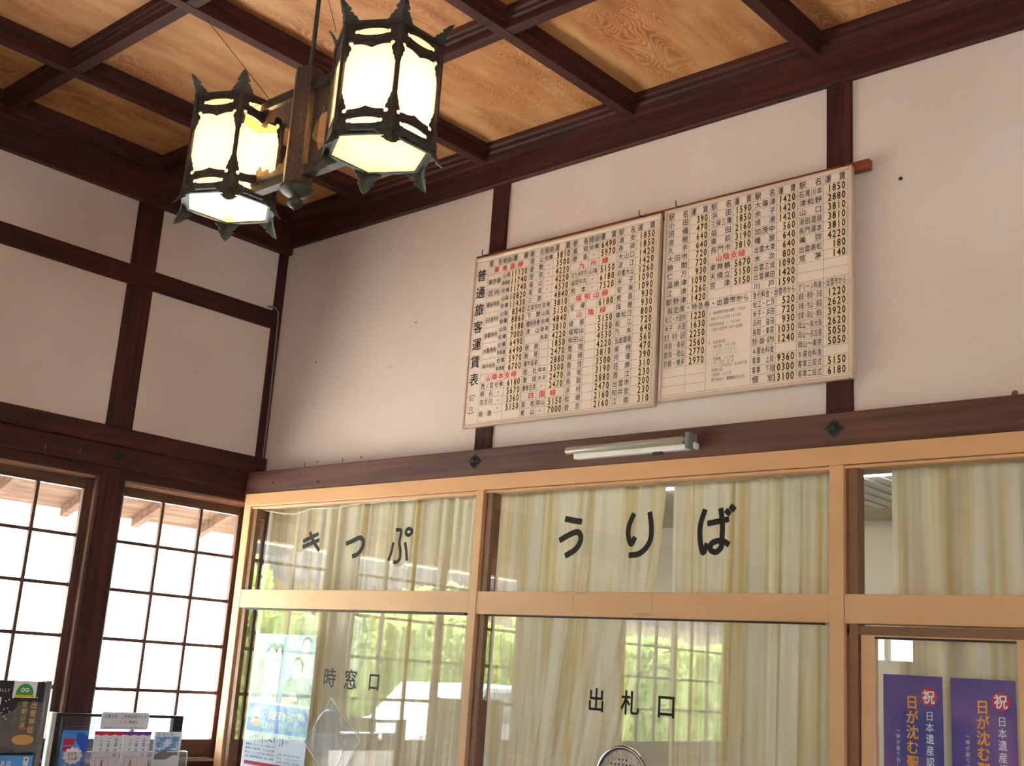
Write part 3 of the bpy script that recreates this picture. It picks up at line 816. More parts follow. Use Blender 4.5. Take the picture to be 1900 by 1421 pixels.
# board 1
bk = Print(PF(YP - 0.0012)); rd = Print(PF(YP - 0.0012)); ln = Print(PF(YP - 0.0004)); dg = Print(PF(YP - 0.0018))
zt, zb = 3.548, 2.734
rh = (zt - zb) / 21
C1 = [(1.746, 1.840, 1.898, 2.010), (2.012, 2.106, 2.160, 2.268), (2.270, 2.370, 2.430, 2.530), (2.532, None, 2.634, 2.741)]
ROWS1 = [
 ['R東海道線', ('東京都', '山陰', '11120', 2), ('', '新幹線', '11740'), ('区内', '伯備', '11740'), ('横浜市内', '山陰', '10820', 2), ('', '伯備', '11430'), ('名古屋市内', '山陰', '8340', 2), ('', '伯備', '8860'),
  ('京都市内', '山陰', '6180', 2), ('', '伯備', '7000'), ('大阪市内', '伯備', '6490', 2), ('', '新幹線', '6490'), ('神戸市内', '伯備', '5970', 2), ('', '新幹線', '6700'), 'R山陽本支線', ('西ノ宮', '伯備', '6180'),
  ('明 石', '〃', '5670'), ('加古川', '〃', '5360'), ('姫 路', '〃', '5150', 2), ('', '', '')],
 [('岡 山', '伯備', '3810'), ('倉 敷', '〃', '3500'), ('笠 岡', '〃', '4220'), ('福 山', '〃', '4220'), ('尾 道', '〃', '4530'), ('三 原', '〃', '4840'), ('広島市内', '芸備', '3810'), ('下 関', '山陰', '5150'),
  ('播州赤穂', '伯備', '4840'), ('津 山', '新見', '3810'), ('', '鳥取', '4220'), ('根 雨', '', '1850'), ('新 見', '', '2470'), ('備中高梁', '', '2880'), ('総 社', '岸本', '3500'), ('東 城', '木次', '2470'),
  ('備後庄原', '〃', '2470'), 'R四国線', ('高 松', '岡山', '5150'), ('松 山', '〃', '7000')],
 [('高 知', '伯備', '6490'), ('徳 島', '〃', '5970'), 'R九州線', ('北九州市内', '山陰', '5150'), ('福岡市内', '〃', '6180'), ('熊 本', '〃', '7520'), 'R福知山線', ('宝 塚', '', '6180'), 'R山陰線', ('綾 部', '', '5150'),
  ('福知山', '', '5150'), ('和田山', '', '4530'), ('豊 岡', '', '4220'), ('城 崎', '', '3810'), ('香 住', '', '3500'), ('浜 坂', '', '3190'), ('鳥 取', '', '2880'), ('浜 村', '', '2470'), ('松 崎', '', '2160'), ('倉 吉', '', '2160')],
 [('浦 安', '', '1850'), ('赤 碕', '', '1850'), ('大山口', '', '1420'), ('淀 江', '', '1420'), ('伯耆大山', '', '1260'), ('米 子', '', '1090'), ('安 来', '', '1090'), ('荒 島', '', '930'), ('揖 屋', '', '930'), ('東松江', '', '800'),
  ('松 江', '', '720'), ('乃 木', '', '640'), ('玉造温泉', '', '560'), ('来 待', '', '470'), ('宍 道', '', '390'), ('荘 原', '', '310'), ('直 江', '', '230'), ('出雲市', '', '200'), ('知井宮', '', '230'), ('江 南', '', '310')],
]
def draw_cols(board, CC, RR, zt, zb, rh, pitch, dh):
    for ci, (cx, rows) in enumerate(zip(CC, RR)):
        a, r_, p_, e = cx
        zc = zt - rh * 0.5
        bk.row('駅 名', a + 0.004, (r_ or p_) - 0.004, zc, rh * 0.86, 0.004)
        if r_: bk.row('経由', r_, p_, zc, rh * 0.84, 0.004)
        bk.row('運 賃', p_ + 0.004, e - 0.006, zc, rh * 0.88, 0.006)
        for ri, row in enumerate(rows):
            z1 = zt - rh * (ri + 1); z0 = z1 - rh; zc = (z0 + z1) / 2
            if isinstance(row, str):
                t = row[1:]
                (rd if row[0] == 'R' else bk).row(t, a + (0.03 if row[0] == 'R' else 0.004), e - (0.03 if row[0] == 'R' else 0.004), zc, rh * (0.80 if row[0] == 'R' else 0.84), 0.012 if row[0] == 'R' else 0.003)
                continue
            nm, rt, num = row[0], row[1], row[2]
            span = row[3] if len(row) > 3 else 1
            mid = zc if span == 1 else zc - rh * 0.5
            if nm: bk.row(nm, a + 0.005, (r_ or p_) - 0.004, mid, rh * 0.80, 0.003)
            if rt == '〃': bk.ch('〃', (r_ + p_) / 2, zc, rh * 0.5, rh * 0.5, 0.0)
            elif rt: bk.row(rt, r_ + 0.002, p_ - 0.002, zc, rh * 0.68, 0.003)
            if num:
                w_ = pitch * len(num)
                plate(board, e - 0.006 - w_ - 0.002, e - 0.004, zc, rh * 0.88)
                dg.digits(num, e - 0.006, zc, dh, pitch, 0.018)
def grid(x0, x1, zt, zb, rh, xs, skip=()):
    for r in range(22):
        ln.rect(x0, x1, zt - rh * r - LN, zt - rh * r + LN)
    for x in xs: ln.rect(x - LN, x + LN, zb, zt)
draw_cols(board1, C1, ROWS1, zt, zb, rh, 0.0212, rh * 0.80)
grid(1.744, 2.743, zt, zb, rh, [1.744, 1.898, 2.011, 2.106, 2.160, 2.269, 2.370, 2.430, 2.531, 2.634, 2.743])
ln.rect(1.664, 1.744, zt - LN, zt + LN)
bk.col('普通旅客運賃表', 1.703, 3.522, 2.905, 0.062, 0.010, 0.74)
bk.ch('︵', 1.70, 2.880, 0.05, 0.04); bk.row('単位', 1.682, 1.716, 2.852, 0.024, 0.0)
bk.ch('円', 1.698, 2.800, 0.024, 0.030); bk.ch('︶', 1.697, 2.772, 0.05, 0.04)
for pr, nm, mt in ((bk, 'black_lettering', 'ink'), (rd, 'red_lettering', 'red_ink'), (ln, 'ruled_lines', 'grey'), (dg, 'fare_numbers', 'ink')): pr.out(nm, M[mt], board1)

# board 2
bk = Print(PF(YP - 0.0012)); rd = Print(PF(YP - 0.0012)); ln = Print(PF(YP - 0.0004)); dg = Print(PF(YP - 0.0018))
zt, zb = 3.560, 2.750
rh = (zt - zb) / 21
C2 = [(2.796, None, 2.911, 3.008), (3.010, None, 3.121, 3.215), (3.217, None, 3.324, 3.414), (3.416, None, 3.526, 3.626)]
ROWS2 = [
 [('小 田', '', '390'), ('田 儀', '', '470'), ('波 根', '', '640'), ('久 手', '', '640'), ('大田市', '', '720'), ('静 間', '', '720'), ('仁 万', '', '930'), ('温泉津', '', '1090'), ('江 津', '', '1260'), ('都野津', '', '1420'),
  ('', '', ''), ('松江・大田市', '', '1220'), ('米子 浜田', '', '1630'), ('倉吉 新見・益田', '', '2250'), ('鳥取・東萩', '', '2560'), ('豊岡・岡山', '', '2770'), ('京都・博多', '', '2970')],
 [('浜 田', '', '1590'), ('三保三隅', '', '1850'), ('益 田', '', '2160'), ('東 萩', '', '3190'), ('長門市', '', '3810'), 'R山陰支線', ('東舞鶴', '', '5670'), ('天橋立', '', '5150'), ('宮 津', '', '5150')],
 [('大篠津', '', '1420'), ('余 子', '', '1420'), ('境 港', '', '1420'), ('加茂中', '', '560'), ('幡 屋', '', '640'), ('出雲大東', '', '640'), ('木 次', '', '800'), ('出雲三成', '', '1090'), ('出雲横田', '', '1420'), ('川 戸', '', '1590'),
  'K急行料金・出雲市から', ('松江・仁万', '', '520'), ('米子・浜田', '', '720'), ('浜村 益田', '', '930'), ('鳥取・東萩', '', '1030'), ('豊岡・城崎・長門市', '', '1240'), ('A寝台料金', '', ''), ('客車 上段', '', '9360'), ('客車 下段', '', '10300'), ('個 室', '', '13100')],
 [('石見川本', '', '1850'), ('津和野', '', '2880'), ('山 口', '', '3810'), ('湯田温泉', '', '3810'), ('長門湯本', '', '3810'), ('美 弥', '', '4220'), ('出雲高松', '', '180'), ('荒 茅', '', '140'), ('', '', ''), ('', '', ''),
  'Kグリーン料金・出雲市から', ('浦安・根雨・浜田', '', '1220'), ('浜坂・生山・東萩', '', '2620'), ('宝塚・岡山・博多', '', '3920'), ('岡山〜新大阪', '', '2620'), ('岡山〜名古屋', '', '5050'), ('岡山〜東京', '', '5050'), ('B寝台料金', '', ''), ('客車三段式', '', '5150'), ('客車二段式', '', '6180')],
]
draw_cols(board2, C2, ROWS2, zt, zb, rh, 0.0192, rh * 0.78)
for r in range(22):
    z = zt - rh * r
    if 12 < r < 21: ln.rect(2.794, 3.008, z - LN, z + LN); ln.rect(3.215, 3.628, z - LN, z + LN)
    else: ln.rect(2.794, 3.628, z - LN, z + LN)
for x in (2.794, 3.215, 3.324, 3.415, 3.526, 3.628): ln.rect(x - LN, x + LN, zb, zt)
for x in (2.911, 3.009): ln.rect(x - LN, x + LN, zt - rh * 11, zt); ln.rect(x - LN, x + LN, zb, zt - rh * 12)
ln.rect(3.121 - LN, 3.121 + LN, zt - rh * 11, zt)
bk.row('指定席・特急券・出雲市から', 2.81, 3.205, zt - rh * 11.5, rh * 0.82, 0.004)
notes = [(12.6, 3.018, 3.19, '※ 自由席特急料金は通常・さ在定の'), (13.25, 3.028, 3.18, '料金より500円安くなります。'), (13.9, 3.018, 3.165, '※特定特急料金 1,000円'), (14.45, 3.028, 3.185, '(鳥取〜出雲市内 米子〜益田間)'),
         (15.85, 3.018, 3.10, '※ 指定席料金'), (16.35, 3.032, 3.145, '・繁忙期 700円'), (16.8, 3.036, 3.155, '(3/21〜4/5 7/21〜8/31)'), (17.2, 3.036, 3.155, '(4/28〜5/6 12/25〜1/10)'), (17.7, 3.032, 3.14, '・閑散期 300円'),
         (18.1, 3.036, 3.14, '1月・2月の 月〜木'), (18.5, 3.036, 3.20, '11〜12月の金土日 祝日前日を除'), (18.9, 3.036, 3.09, '翌朝の日'), (19.4, 3.032, 3.13, '・通常期 500円'), (19.95, 3.038, 3.19, '繁忙期及び 閑散期以外の日')]
for r, a, e, t in notes: bk.row(t, a, e, zt - rh * r, rh * 0.42, 0.0)
for pr, nm, mt in ((bk, 'black_lettering', 'ink'), (rd, 'red_lettering', 'red_ink'), (ln, 'ruled_lines', 'grey'), (dg, 'fare_numbers', 'ink')): pr.out(nm, M[mt], board2)

# ------------------------------------------------------------------ fluorescent lamp on the transom
fl = thing('fluorescent_lamp', 'slim unlit white fluorescent lamp mounted on the dark transom beam', 'lamp', (2.7, -0.14, 2.49))
obj('channel', B(((2.42, 3.03), (-0.158, -0.125), (2.494, 2.520)), bevel=0.003), M['white'], fl)
obj('lamp_tube', tube(bmesh.new(), [(2.390, -0.172, 2.528), (2.394, -0.172, 2.528), (2.40, -0.172, 2.528), (2.985, -0.172, 2.528), (3.0, -0.172, 2.528)], [0.008, 0.014, 0.0165, 0.0165, 0.013], 16), M['milk'], fl, smooth=True)
obj('end_bracket', B(((3.004, 3.022), (-0.192, -0.125), (2.492, 2.556)), bevel=0.003), M['grey'], fl)
obj('lamp_holder', B(((2.985, 3.006), (-0.184, -0.150), (2.512, 2.548)), bevel=0.004), M['dark_grey'], fl)
obj('starter', tube(bmesh.new(), [(2.83, -0.15, 2.490), (2.87, -0.15, 2.490)], 0.008, 8), M['dark_grey'], fl)

# ------------------------------------------------------------------ hanging lantern
LX, LY = 2.565, -1.836
RC = 0.172          # circumradius
ZB0, ZT0 = 3.115, 3.456
lantern = thing('hanging_lantern', 'twin hexagonal bronze lantern with glowing milk glass hanging from the coffered ceiling', 'lantern', (LX, LY, 3.01))
def curve_plate(outline, holes, thick):
    c = bpy.data.curves.new('pl', 'CURVE'); c.dimensions = '2D'; c.fill_mode = 'BOTH'; c.extrude = thick / 2
    for pts in [outline] + holes:
        s = c.splines.new('POLY'); s.points.add(len(pts) - 1); s.use_cyclic_u = True
        for i, p in enumerate(pts): s.points[i].co = (p[0], p[1], 0, 1)
    o = bpy.data.objects.new('pl', c); COL.objects.link(o)
    me = bpy.data.meshes.new_from_object(o.evaluated_get(bpy.context.evaluated_depsgraph_get()))
    bpy.data.objects.remove(o); bpy.data.curves.remove(c)
    return me
SW = RC  # side width of hexagon
H = ZT0 - ZB0
def half(pts): return pts
rt = []
def arcp(cx, cy, r, a0, a1, n=8): return [(cx + r * math.cos(math.radians(a0 + (a1 - a0) * k / n)), cy + r * math.sin(math.radians(a0 + (a1 - a0) * k / n))) for k in range(n + 1)]
right = [(0.0, 0.262), (0.014, 0.268), (0.032, 0.273), (0.056, 0.2735)]
right += arcp(0.0655, 0.2765, 0.0072, 205, -60, 9)
right += [(0.064, 0.264), (0.0635, 0.254), (0.0680, 0.249), (0.0690, 0.236), (0.0735, 0.231), (0.0750, 0.219), (0.0790, 0.211), (0.0815, 0.209),
          (0.0815, 0.120), (0.0780, 0.116), (0.0740, 0.107), (0.0720, 0.096), (0.0675, 0.091), (0.0665, 0.079), (0.0620, 0.073), (0.0610, 0.063)]
right += arcp(0.0645, 0.0550, 0.0072, 60, -205, 9)
right += [(0.050, 0.060), (0.032, 0.061), (0.012, 0.066), (0.0, 0.071)]
main_hole = right + [(-x, y) for x, y in reversed(right[1:-1])]
def slot(cy):
    r = arcp(0.0500, cy, 0.0068, 135, -135, 9)
    top = [(0.046 * math.cos(PI * k / 10), cy + 0.0035 + 0.0085 * math.sin(PI * k / 10)) for k in range(10, -1, -1)]
    l = arcp(-0.0500, cy, 0.0068, -45, -315, 9)
    pts = [(x, y) for x, y in top[1:-1]] + r + [(0.046 * math.cos(PI * k / 10), cy - 0.0035 - 0.0085 * math.sin(PI * k / 10)) for k in range(1, 10)] + l
    return pts
outl = [(-SW / 2, 0), (SW / 2, 0), (SW / 2, H), (-SW / 2, H)]
face_me = curve_plate(outl, [main_hole, slot(0.0235), slot(0.3145)], 0.003)
face_me.materials.append(M['bronze'])

def leaf_bm(up, wide=1.0):
    """corner leaf: scalloped outline folded along its midrib, flaring outward"""
    half_o = [(0.0, 0.070), (0.008, 0.0645), (0.013, 0.059), (0.016, 0.055), (0.018, 0.048), (0.024, 0.045), (0.0245, 0.038), (0.018, 0.037), (0.019, 0.033), (0.027, 0.031), (0.030, 0.023), (0.037, 0.019), (0.040, 0.010), (0.047, 0.003), (0.052, 0.0), (0.052, -0.004), (0.0, -0.004)]
    half_o = [(x * wide, y) for x, y in half_o]
    bm = bmesh.new()
    sg = 1 if up else -1
    fold = math.radians(60)
    for s in (1, -1):
        def P(x, y, t):
            flare = 0.10 * y + 4.6 * max(0, y) ** 2
            out = flare - x * math.cos(fold) * (1 - 0.35 * max(0, y) / 0.072) + t
            return (out, s * x * math.sin(fold), sg * y * (1.0 if up else 0.92))
        A = [bm.verts.new(P(x, y, 0.0)) for x, y in half_o]
        Bq = [bm.verts.new(P(x, y, -0.003)) for x, y in half_o]
        n = len(half_o)
        # fan strips toward midrib keep the fold crisp
        mid_a = [bm.verts.new(P(0, y, 0.0)) for x, y in half_o]
        mid_b = [bm.verts.new(P(0, y, -0.003)) for x, y in half_o]
        for i in range(n - 1):
            bm.faces.new([mid_a[i], mid_a[i + 1], A[i + 1], A[i]])
            bm.faces.new([mid_b[i + 1], mid_b[i], Bq[i], Bq[i + 1]])
            bm.faces.new([A[i], A[i + 1], Bq[i + 1], Bq[i]])
    bmesh.ops.remove_doubles(bm, verts=bm.verts[:], dist=1e-5)
    bmesh.ops.recalc_face_normals(bm, faces=bm.faces[:])
    return bm
def mesh_of(bm, name, mt, smooth=False):
    me = bpy.data.meshes.new(name)
    if smooth:
        for f in bm.faces: f.smooth = True
    bm.to_mesh(me); bm.free(); me.materials.append(mt); return me
leaf_up = mesh_of(leaf_bm(True), 'leaf_finial', M['patina']); leaf_dn = mesh_of(leaf_bm(False, 1.3), 'leaf_finial', M['patina'])
def hexring(bm, r0, r1, z0, z1, off=30):
    A = []
    for (r, z) in ((r0, z0), (r1, z0), (r1, z1), (r0, z1)):
        A.append([bm.verts.new((r * math.cos(math.radians(off + 60 * k)), r * math.sin(math.radians(off + 60 * k)), z)) for k in range(6)])
    for a in range(4):
        for k in range(6):
            bm.faces.new([A[a][k], A[a][(k + 1) % 6], A[(a + 1) % 4][(k + 1) % 6], A[(a + 1) % 4][k]])
    bmesh.ops.recalc_face_normals(bm, faces=bm.faces[:])
    return bm
bar_bm = bmesh.new(); tube(bar_bm, [(0, 0, ZB0 - 0.004), (0, 0, ZT0 + 0.004)], 0.0085, 6)
bar_me = mesh_of(bar_bm, 'corner_bar', M['bronze'])
bmq = bmesh.new()
hexring(bmq, RC - 0.012, RC + 0.010, ZT0 - 0.004, ZT0 + 0.008)
rim_top = mesh_of(bmq, 'top_rim', M['bronze'])
bmq = bmesh.new(); hexring(bmq, RC - 0.006, RC + 0.005, ZT0 - 0.058, ZT0 - 0.053); rim_a = mesh_of(bmq, 'moulding', M['bronze'])
bmq = bmesh.new(); hexring(bmq, RC - 0.006, RC + 0.007, ZB0 + 0.040, ZB0 + 0.046); rim_b = mesh_of(bmq, 'moulding', M['bronze'])
bmq = bmesh.new(); hexring(bmq, RC - 0.018, RC + 0.012, ZB0 - 0.010, ZB0 + 0.010); rim_c = mesh_of(bmq, 'bottom_rim', M['patina'])
bmq = bmesh.new(); hexring(bmq, RC - 0.020, RC - 0.008, ZB0 - 0.016, ZB0 - 0.008); rim_d = mesh_of(bmq, 'bottom_bead', M['patina'])
bmq = bmesh.new(); box(bmq, (-SW / 2 + 0.004, SW / 2 - 0.004), (-0.0015, 0.0015), (0.004, H - 0.004)); bmq.normal_update(); side_glass = mesh_of(bmq, 'side_glass', M['milk'])
bmq = bmesh.new(); prism(bmq, [(-0.080, 0.004), (0.080, 0.004), (0.080, 0.205), (-0.080, 0.243)], 'y', -0.0015, 0.0015); slip_glass = mesh_of(bmq, 'side_glass', M['milk'])
bmq = bmesh.new(); prism(bmq, [((RC - 0.012) * math.cos(math.radians(30 + 60 * k)), (RC - 0.012) * math.sin(math.radians(30 + 60 * k))) for k in range(6)], 'z', ZB0 - 0.012, ZB0 - 0.009); bot_glass = mesh_of(bmq, 'bottom_glass', M['milk'])
bmq = bmesh.new(); prism(bmq, [((RC - 0.008) * math.cos(math.radians(30 + 60 * k)), (RC - 0.008) * math.sin(math.radians(30 + 60 * k))) for k in range(6)], 'z', ZT0 - 0.003, ZT0); top_plate = mesh_of(bmq, 'top_plate', M['amber'])
bmq = bmesh.new(); lathe(bmq, [(0.004, 3.37), (0.013, 3.365), (0.013, 3.34), (0.018, 3.325), (0.028, 3.30), (0.030, 3.285), (0.024, 3.262), (0.008, 3.252)], 0, 0, 16); bulb_me = mesh_of(bmq, 'bulb', M['bulb'], True)
bmq = bmesh.new(); box(bmq, (-RC * 0.87, RC * 0.87), (-0.008, 0.008), (ZT0 - 0.006, ZT0 + 0.002)); box(bmq, (-0.012, 0.012), (-0.012, 0.012), (3.37, ZT0)); bmq.normal_update(); yoke = mesh_of(bmq, 'bulb_bracket', M['bronze'])
def put(name, me, parent, loc, rz=0.0, rx=0.0):
    o = bpy.data.objects.new(name, me); COL.objects.link(o); o.parent = parent; o.location = loc
    o.rotation_euler = (rx, 0, rz); return o
LZ = WL[lantern.name][2]
def lamp_body(dx, rot, slipped):
    h = bpy.data.objects.new('lantern_body', rim_top); COL.objects.link(h); h.parent = lantern; h.location = (dx, 0, -LZ); h.rotation_euler = (0, 0, math.radians(rot))
    for nm, me in (('moulding', rim_a), ('moulding', rim_b), ('bottom_rim', rim_c), ('bottom_bead', rim_d), ('bottom_glass', bot_glass), ('bulb', bulb_me), ('top_plate', top_plate), ('bulb_bracket', yoke)): put(nm, me, h, (0, 0, 0))
    ap = RC * math.cos(PI / 6)
    for k in range(6):
        a = math.radians(60 * k)
        put('side_plate', face_me, h, (0, 0, 0)).matrix_local = Matrix.Rotation(a, 4, 'Z') @ Matrix.Translation((ap, 0, ZB0)) @ Matrix.Rotation(PI / 2, 4, 'Z') @ Matrix.Rotation(PI / 2, 4, 'X')
        g = put('side_glass', slip_glass if slipped and k == 0 else side_glass, h, (0, 0, 0))
        loc = Matrix.Translation((ap - 0.007, 0, ZB0))
        g.matrix_local = Matrix.Rotation(a, 4, 'Z') @ loc @ Matrix.Rotation(PI / 2, 4, 'Z')
        if slipped and k == 0: g['label'] = 'glass slipped down leaving a gap above'
        av = math.radians(30 + 60 * k)
        put('corner_bar', bar_me, h, (RC * math.cos(av), RC * math.sin(av), 0))
        put('leaf_finial', leaf_up, h, ((RC + 0.006) * math.cos(av), (RC + 0.006) * math.sin(av), ZT0 + 0.004), av)
        put('leaf_finial', leaf_dn, h, ((RC + 0.008) * math.cos(av), (RC + 0.008) * math.sin(av), ZB0 - 0.001), av)
    l = bpy.data.lights.new('lantern_bulb', 'POINT'); l.energy = 40; l.color = (1.0, 0.68, 0.35); l.shadow_soft_size = 0.03
    lo = bpy.data.objects.new('lantern_bulb', l); COL.objects.link(lo); lo.parent = h; lo.location = (0, 0, 3.235)
    return h
lamp_body(0.395, 0.0, False)
lamp_body(-0.385, -3.5, True)
# centre post
pb = bmesh.new()
HR = 0.052
for (z0, r0, z1, r1) in ((3.088, HR, 3.497, HR), (3.497, HR, 3.506, HR * 0.8)):
    A = [pb.verts.new((LX + r0 * math.cos(math.radians(30 + 60 * k)), LY + r0 * math.sin(math.radians(30 + 60 * k)), z0)) for k in range(6)]
    Bq = [pb.verts.new((LX + r1 * math.cos(math.radians(30 + 60 * k)), LY + r1 * math.sin(math.radians(30 + 60 * k)), z1)) for k in range(6)]
    for k in range(6): pb.faces.new([A[k], A[(k + 1) % 6], Bq[(k + 1) % 6], Bq[k]])
    pb.faces.new(A[::-1]); pb.faces.new(Bq)
bmesh.ops.recalc_face_normals(pb, faces=pb.faces[:])
obj('centre_post', pb, M['post_metal'], lantern)
obj('finial', lathe(bmesh.new(), [(0.012, 3.008 + 0.0), (0.002, 3.006)][1:] + [(0.004, 3.010), (0.016, 3.016), (0.026, 3.027), (0.024, 3.040), (0.012, 3.048), (0.018, 3.053), (0.040, 3.059), (0.053, 3.070), (0.056, 3.082), (0.050, 3.090)], LX, LY, 24), M['patina'], lantern, smooth=True)
obj('stem', tube(bmesh.new(), [(LX, LY, 3.50), (LX, LY, 4.102)], 0.0078, 12), M['bronze'], lantern, smooth=True)
obj('ceiling_rose', lathe(bmesh.new(), [(0.012, 4.06), (0.02, 4.085), (0.032, 4.10)], LX, LY, 20), M['bronze'], lantern)
for s in (1, -1):
    xa = LX + s * 0.044; xb = LX + s * (0.39 - RC * math.cos(PI / 6) + 0.002)
    x0, x1 = min(xa, xb), max(xa, xb)
    for z0, z1 in ((3.112, 3.150), (3.418, 3.452)):
        bm = B(((x0, x1), (LY - 0.013, LY + 0.013), (z0 + 0.006, z1 - 0.006)), ((x0, x1), (LY - 0.017, LY + 0.017), (z0, z0 + 0.008)), ((x0, x1), (LY - 0.017, LY + 0.017), (z1 - 0.008, z1)))
        obj('arm', bm, M['bronze'], lantern)
    # fretted bracket between the arms
    W_ = x1 - x0
    def U(pts): return [(x0 + W_ * (u if s > 0 else 1 - u), v) for u, v in pts]
    for pts in ([(0, 3.42), (1, 3.42), (1, 3.37), (0.86, 3.355), (0.80, 3.375), (0.66, 3.365), (0.60, 3.385), (0.46, 3.37), (0.36, 3.345), (0.28, 3.355), (0.22, 3.32), (0.10, 3.30), (0.06, 3.27), (0, 3.25)],
                [(0, 3.148), (1, 3.148), (1, 3.20), (0.88, 3.215), (0.82, 3.19), (0.66, 3.195), (0.60, 3.175), (0.44, 3.18), (0.34, 3.20), (0.26, 3.19), (0.18, 3.225), (0.08, 3.24), (0, 3.262)]):
        me = curve_plate(U(pts), [], 0.003)
        me.transform(Matrix.Translation((0, LY, 0)) @ Matrix.Rotation(PI / 2, 4, 'X'))
        me.materials.append(M['post_metal'])
        link_mesh('bracket', me, None, lantern)
for lab, a, b in (('thin wire from the ceiling rib down to the smaller left lantern', (1.62, -1.69, 4.1), (2.33, -1.80, 3.462)),
                  ('thin wire from the ceiling down to the near top corner of the right lantern', (2.154, -1.495, 4.1), (2.84, -1.955, 3.50)),
                  ('thin wire running from the right lantern up to the ceiling rib', (2.80, -0.99, 4.1), (3.07, -1.72, 3.50))):
    obj('guy_wire', tube(bmesh.new(), [a, b], 0.0012, 5), M['black'], lantern)

# ------------------------------------------------------------------ posters and things on the glass
YQ = -0.101
P1 = PF(YQ)
pst = thing('exhibition_poster', 'tall pale poster with glare-paled figures and a blue band on the left ticket pane', 'poster', (0.52, YQ, 1.0))
obj('paper', B(((0.268, 0.772), (YQ, YQ + 0.001), (1.0, 1.71))), M['paper'], pst)
rsheet('photo_print', P1, 0.272, 0.77, 1.365, 1.708, M['teal_print'], pst, 0.0006)
def ell(cx, cz, a, b, n=20): return [(cx + a * math.cos(2 * PI * k / n), cz + b * math.sin(2 * PI * k / n)) for k in range(n)]
fig = [
 ('figure_print', 'grey_print', [(0.278, 1.375), (0.36, 1.37), (0.372, 1.50), (0.36, 1.60), (0.33, 1.615), (0.295, 1.60), (0.28, 1.52)]),
 ('figure_print', 'shirt_print', [(0.40, 1.37), (0.50, 1.368), (0.50, 1.56), (0.455, 1.575), (0.41, 1.55), (0.395, 1.46)]),
 ('figure_print', 'shirt_print', [(0.645, 1.50), (0.75, 1.47), (0.755, 1.60), (0.72, 1.62), (0.67, 1.61)]),
 ('figure_print', 'grey_print', [(0.53, 1.368), (0.765, 1.368), (0.762, 1.475), (0.72, 1.50), (0.66, 1.505), (0.60, 1.50), (0.555, 1.47)]),
 ('figure_print', 'dark_print', ell(0.425, 1.615, 0.045, 0.05)), ('figure_print', 'skin_print', ell(0.418, 1.59, 0.040, 0.048)),
 ('figure_print', 'dark_print', ell(0.485, 1.625, 0.026, 0.040)), ('figure_print', 'skin_print', ell(0.482, 1.605, 0.020, 0.035)),
 ('figure_print', 'dark_print', ell(0.705, 1.662, 0.040, 0.042)), ('figure_print', 'skin_print', ell(0.700, 1.648, 0.030, 0.042)),
 ('figure_print', 'dark_print', ell(0.648, 1.555, 0.044, 0.048)), ('figure_print', 'skin_print', ell(0.640, 1.535, 0.038, 0.052)),
 ('figure_print', 'skin_print', [(0.60, 1.43), (0.655, 1.425), (0.672, 1.385), (0.63, 1.38), (0.60, 1.40)]),
 ('figure_print', 'skin_print', ell(0.44, 1.405, 0.03, 0.026)),
 ('figure_print', 'dark_print', [(0.498, 1.368), (0.502, 1.368), (0.520, 1.70), (0.518, 1.70)]),
 ('figure_print', 'white_print', [(0.695, 1.455), (0.715, 1.455), (0.705, 1.475)])]
for i, (n_, mt_, pts) in enumerate(fig): sheet(n_, P1, pts, M[mt_], pst, 0.0009 + 0.0002 * i)
M['band'] = mat('glare_paled_blue_band', srgb(112, 142, 222), srgb(140, 160, 226), 0.45, (3, 3, 3), 2)  # blue lightened for glare like the other prints of this poster
rsheet('blue_band', P1, 0.270, 0.771, 1.215, 1.352, M['band'], pst, 0.0008)
sheet('emblem', P1, ell(0.345, 1.262, 0.042, 0.024), M['pink_print'], pst, 0.0012)
sheet('emblem', P1, ell(0.345, 1.312, 0.030, 0.034), M['white_print'], pst, 0.0012)
pr = Print(PF(YQ - 0.0015)); pr.row('いま安来から世界へ', 0.40, 0.76, 1.302, 0.050, 0.02); pr.row('出雲安来の刀剣と鋼文化学館', 0.40, 0.755, 1.25, 0.030, 0.01); pr.out('white_lettering', M['white_print'], pst)
pr = Print(PF(YQ - 0.0015)); pr.row('2020', 0.30, 0.345, 1.178, 0.022, 0.0); pr.row('7/18', 0.35, 0.43, 1.178, 0.055, 0.0); pr.row('(土)', 0.43, 0.47, 1.178, 0.024, 0.0); pr.ch('〜', 0.485, 1.178, 0.035, 0.05); pr.row('9/28', 0.505, 0.60, 1.178, 0.055, 0.0); pr.row('(月)', 0.60, 0.64, 1.178, 0.024)
for k, t in enumerate(('■開館時間 9時30分〜17時 入館は閉館30分前', '■休館日 毎週火曜日 ただし祝日は開館', '■入館料 一般 大学生以下無料 団体割引あり', '主催 安来市教育委員会 共催 島根県')):
    pr.row(t, 0.285, 0.53, 1.148 - 0.020 * k, 0.012)
for k, t in enumerate(('会場 安来市加納美術館', '電話 お問い合わせ', '企画展 特別協力 関係機関', '後援 山陰放送 中央新報社')): pr.row(t, 0.55, 0.74, 1.118 - 0.018 * k, 0.010)
pr.out('black_lettering', M['ink'], pst)
rsheet('red_band', P1, 0.285, 0.768, 1.048, 1.066, M['red_print'], pst, 0.0010)
rsheet('adhesive_tab', P1, 0.262, 0.290, 1.700, 1.728, M['white_print'], pst, -0.0006)

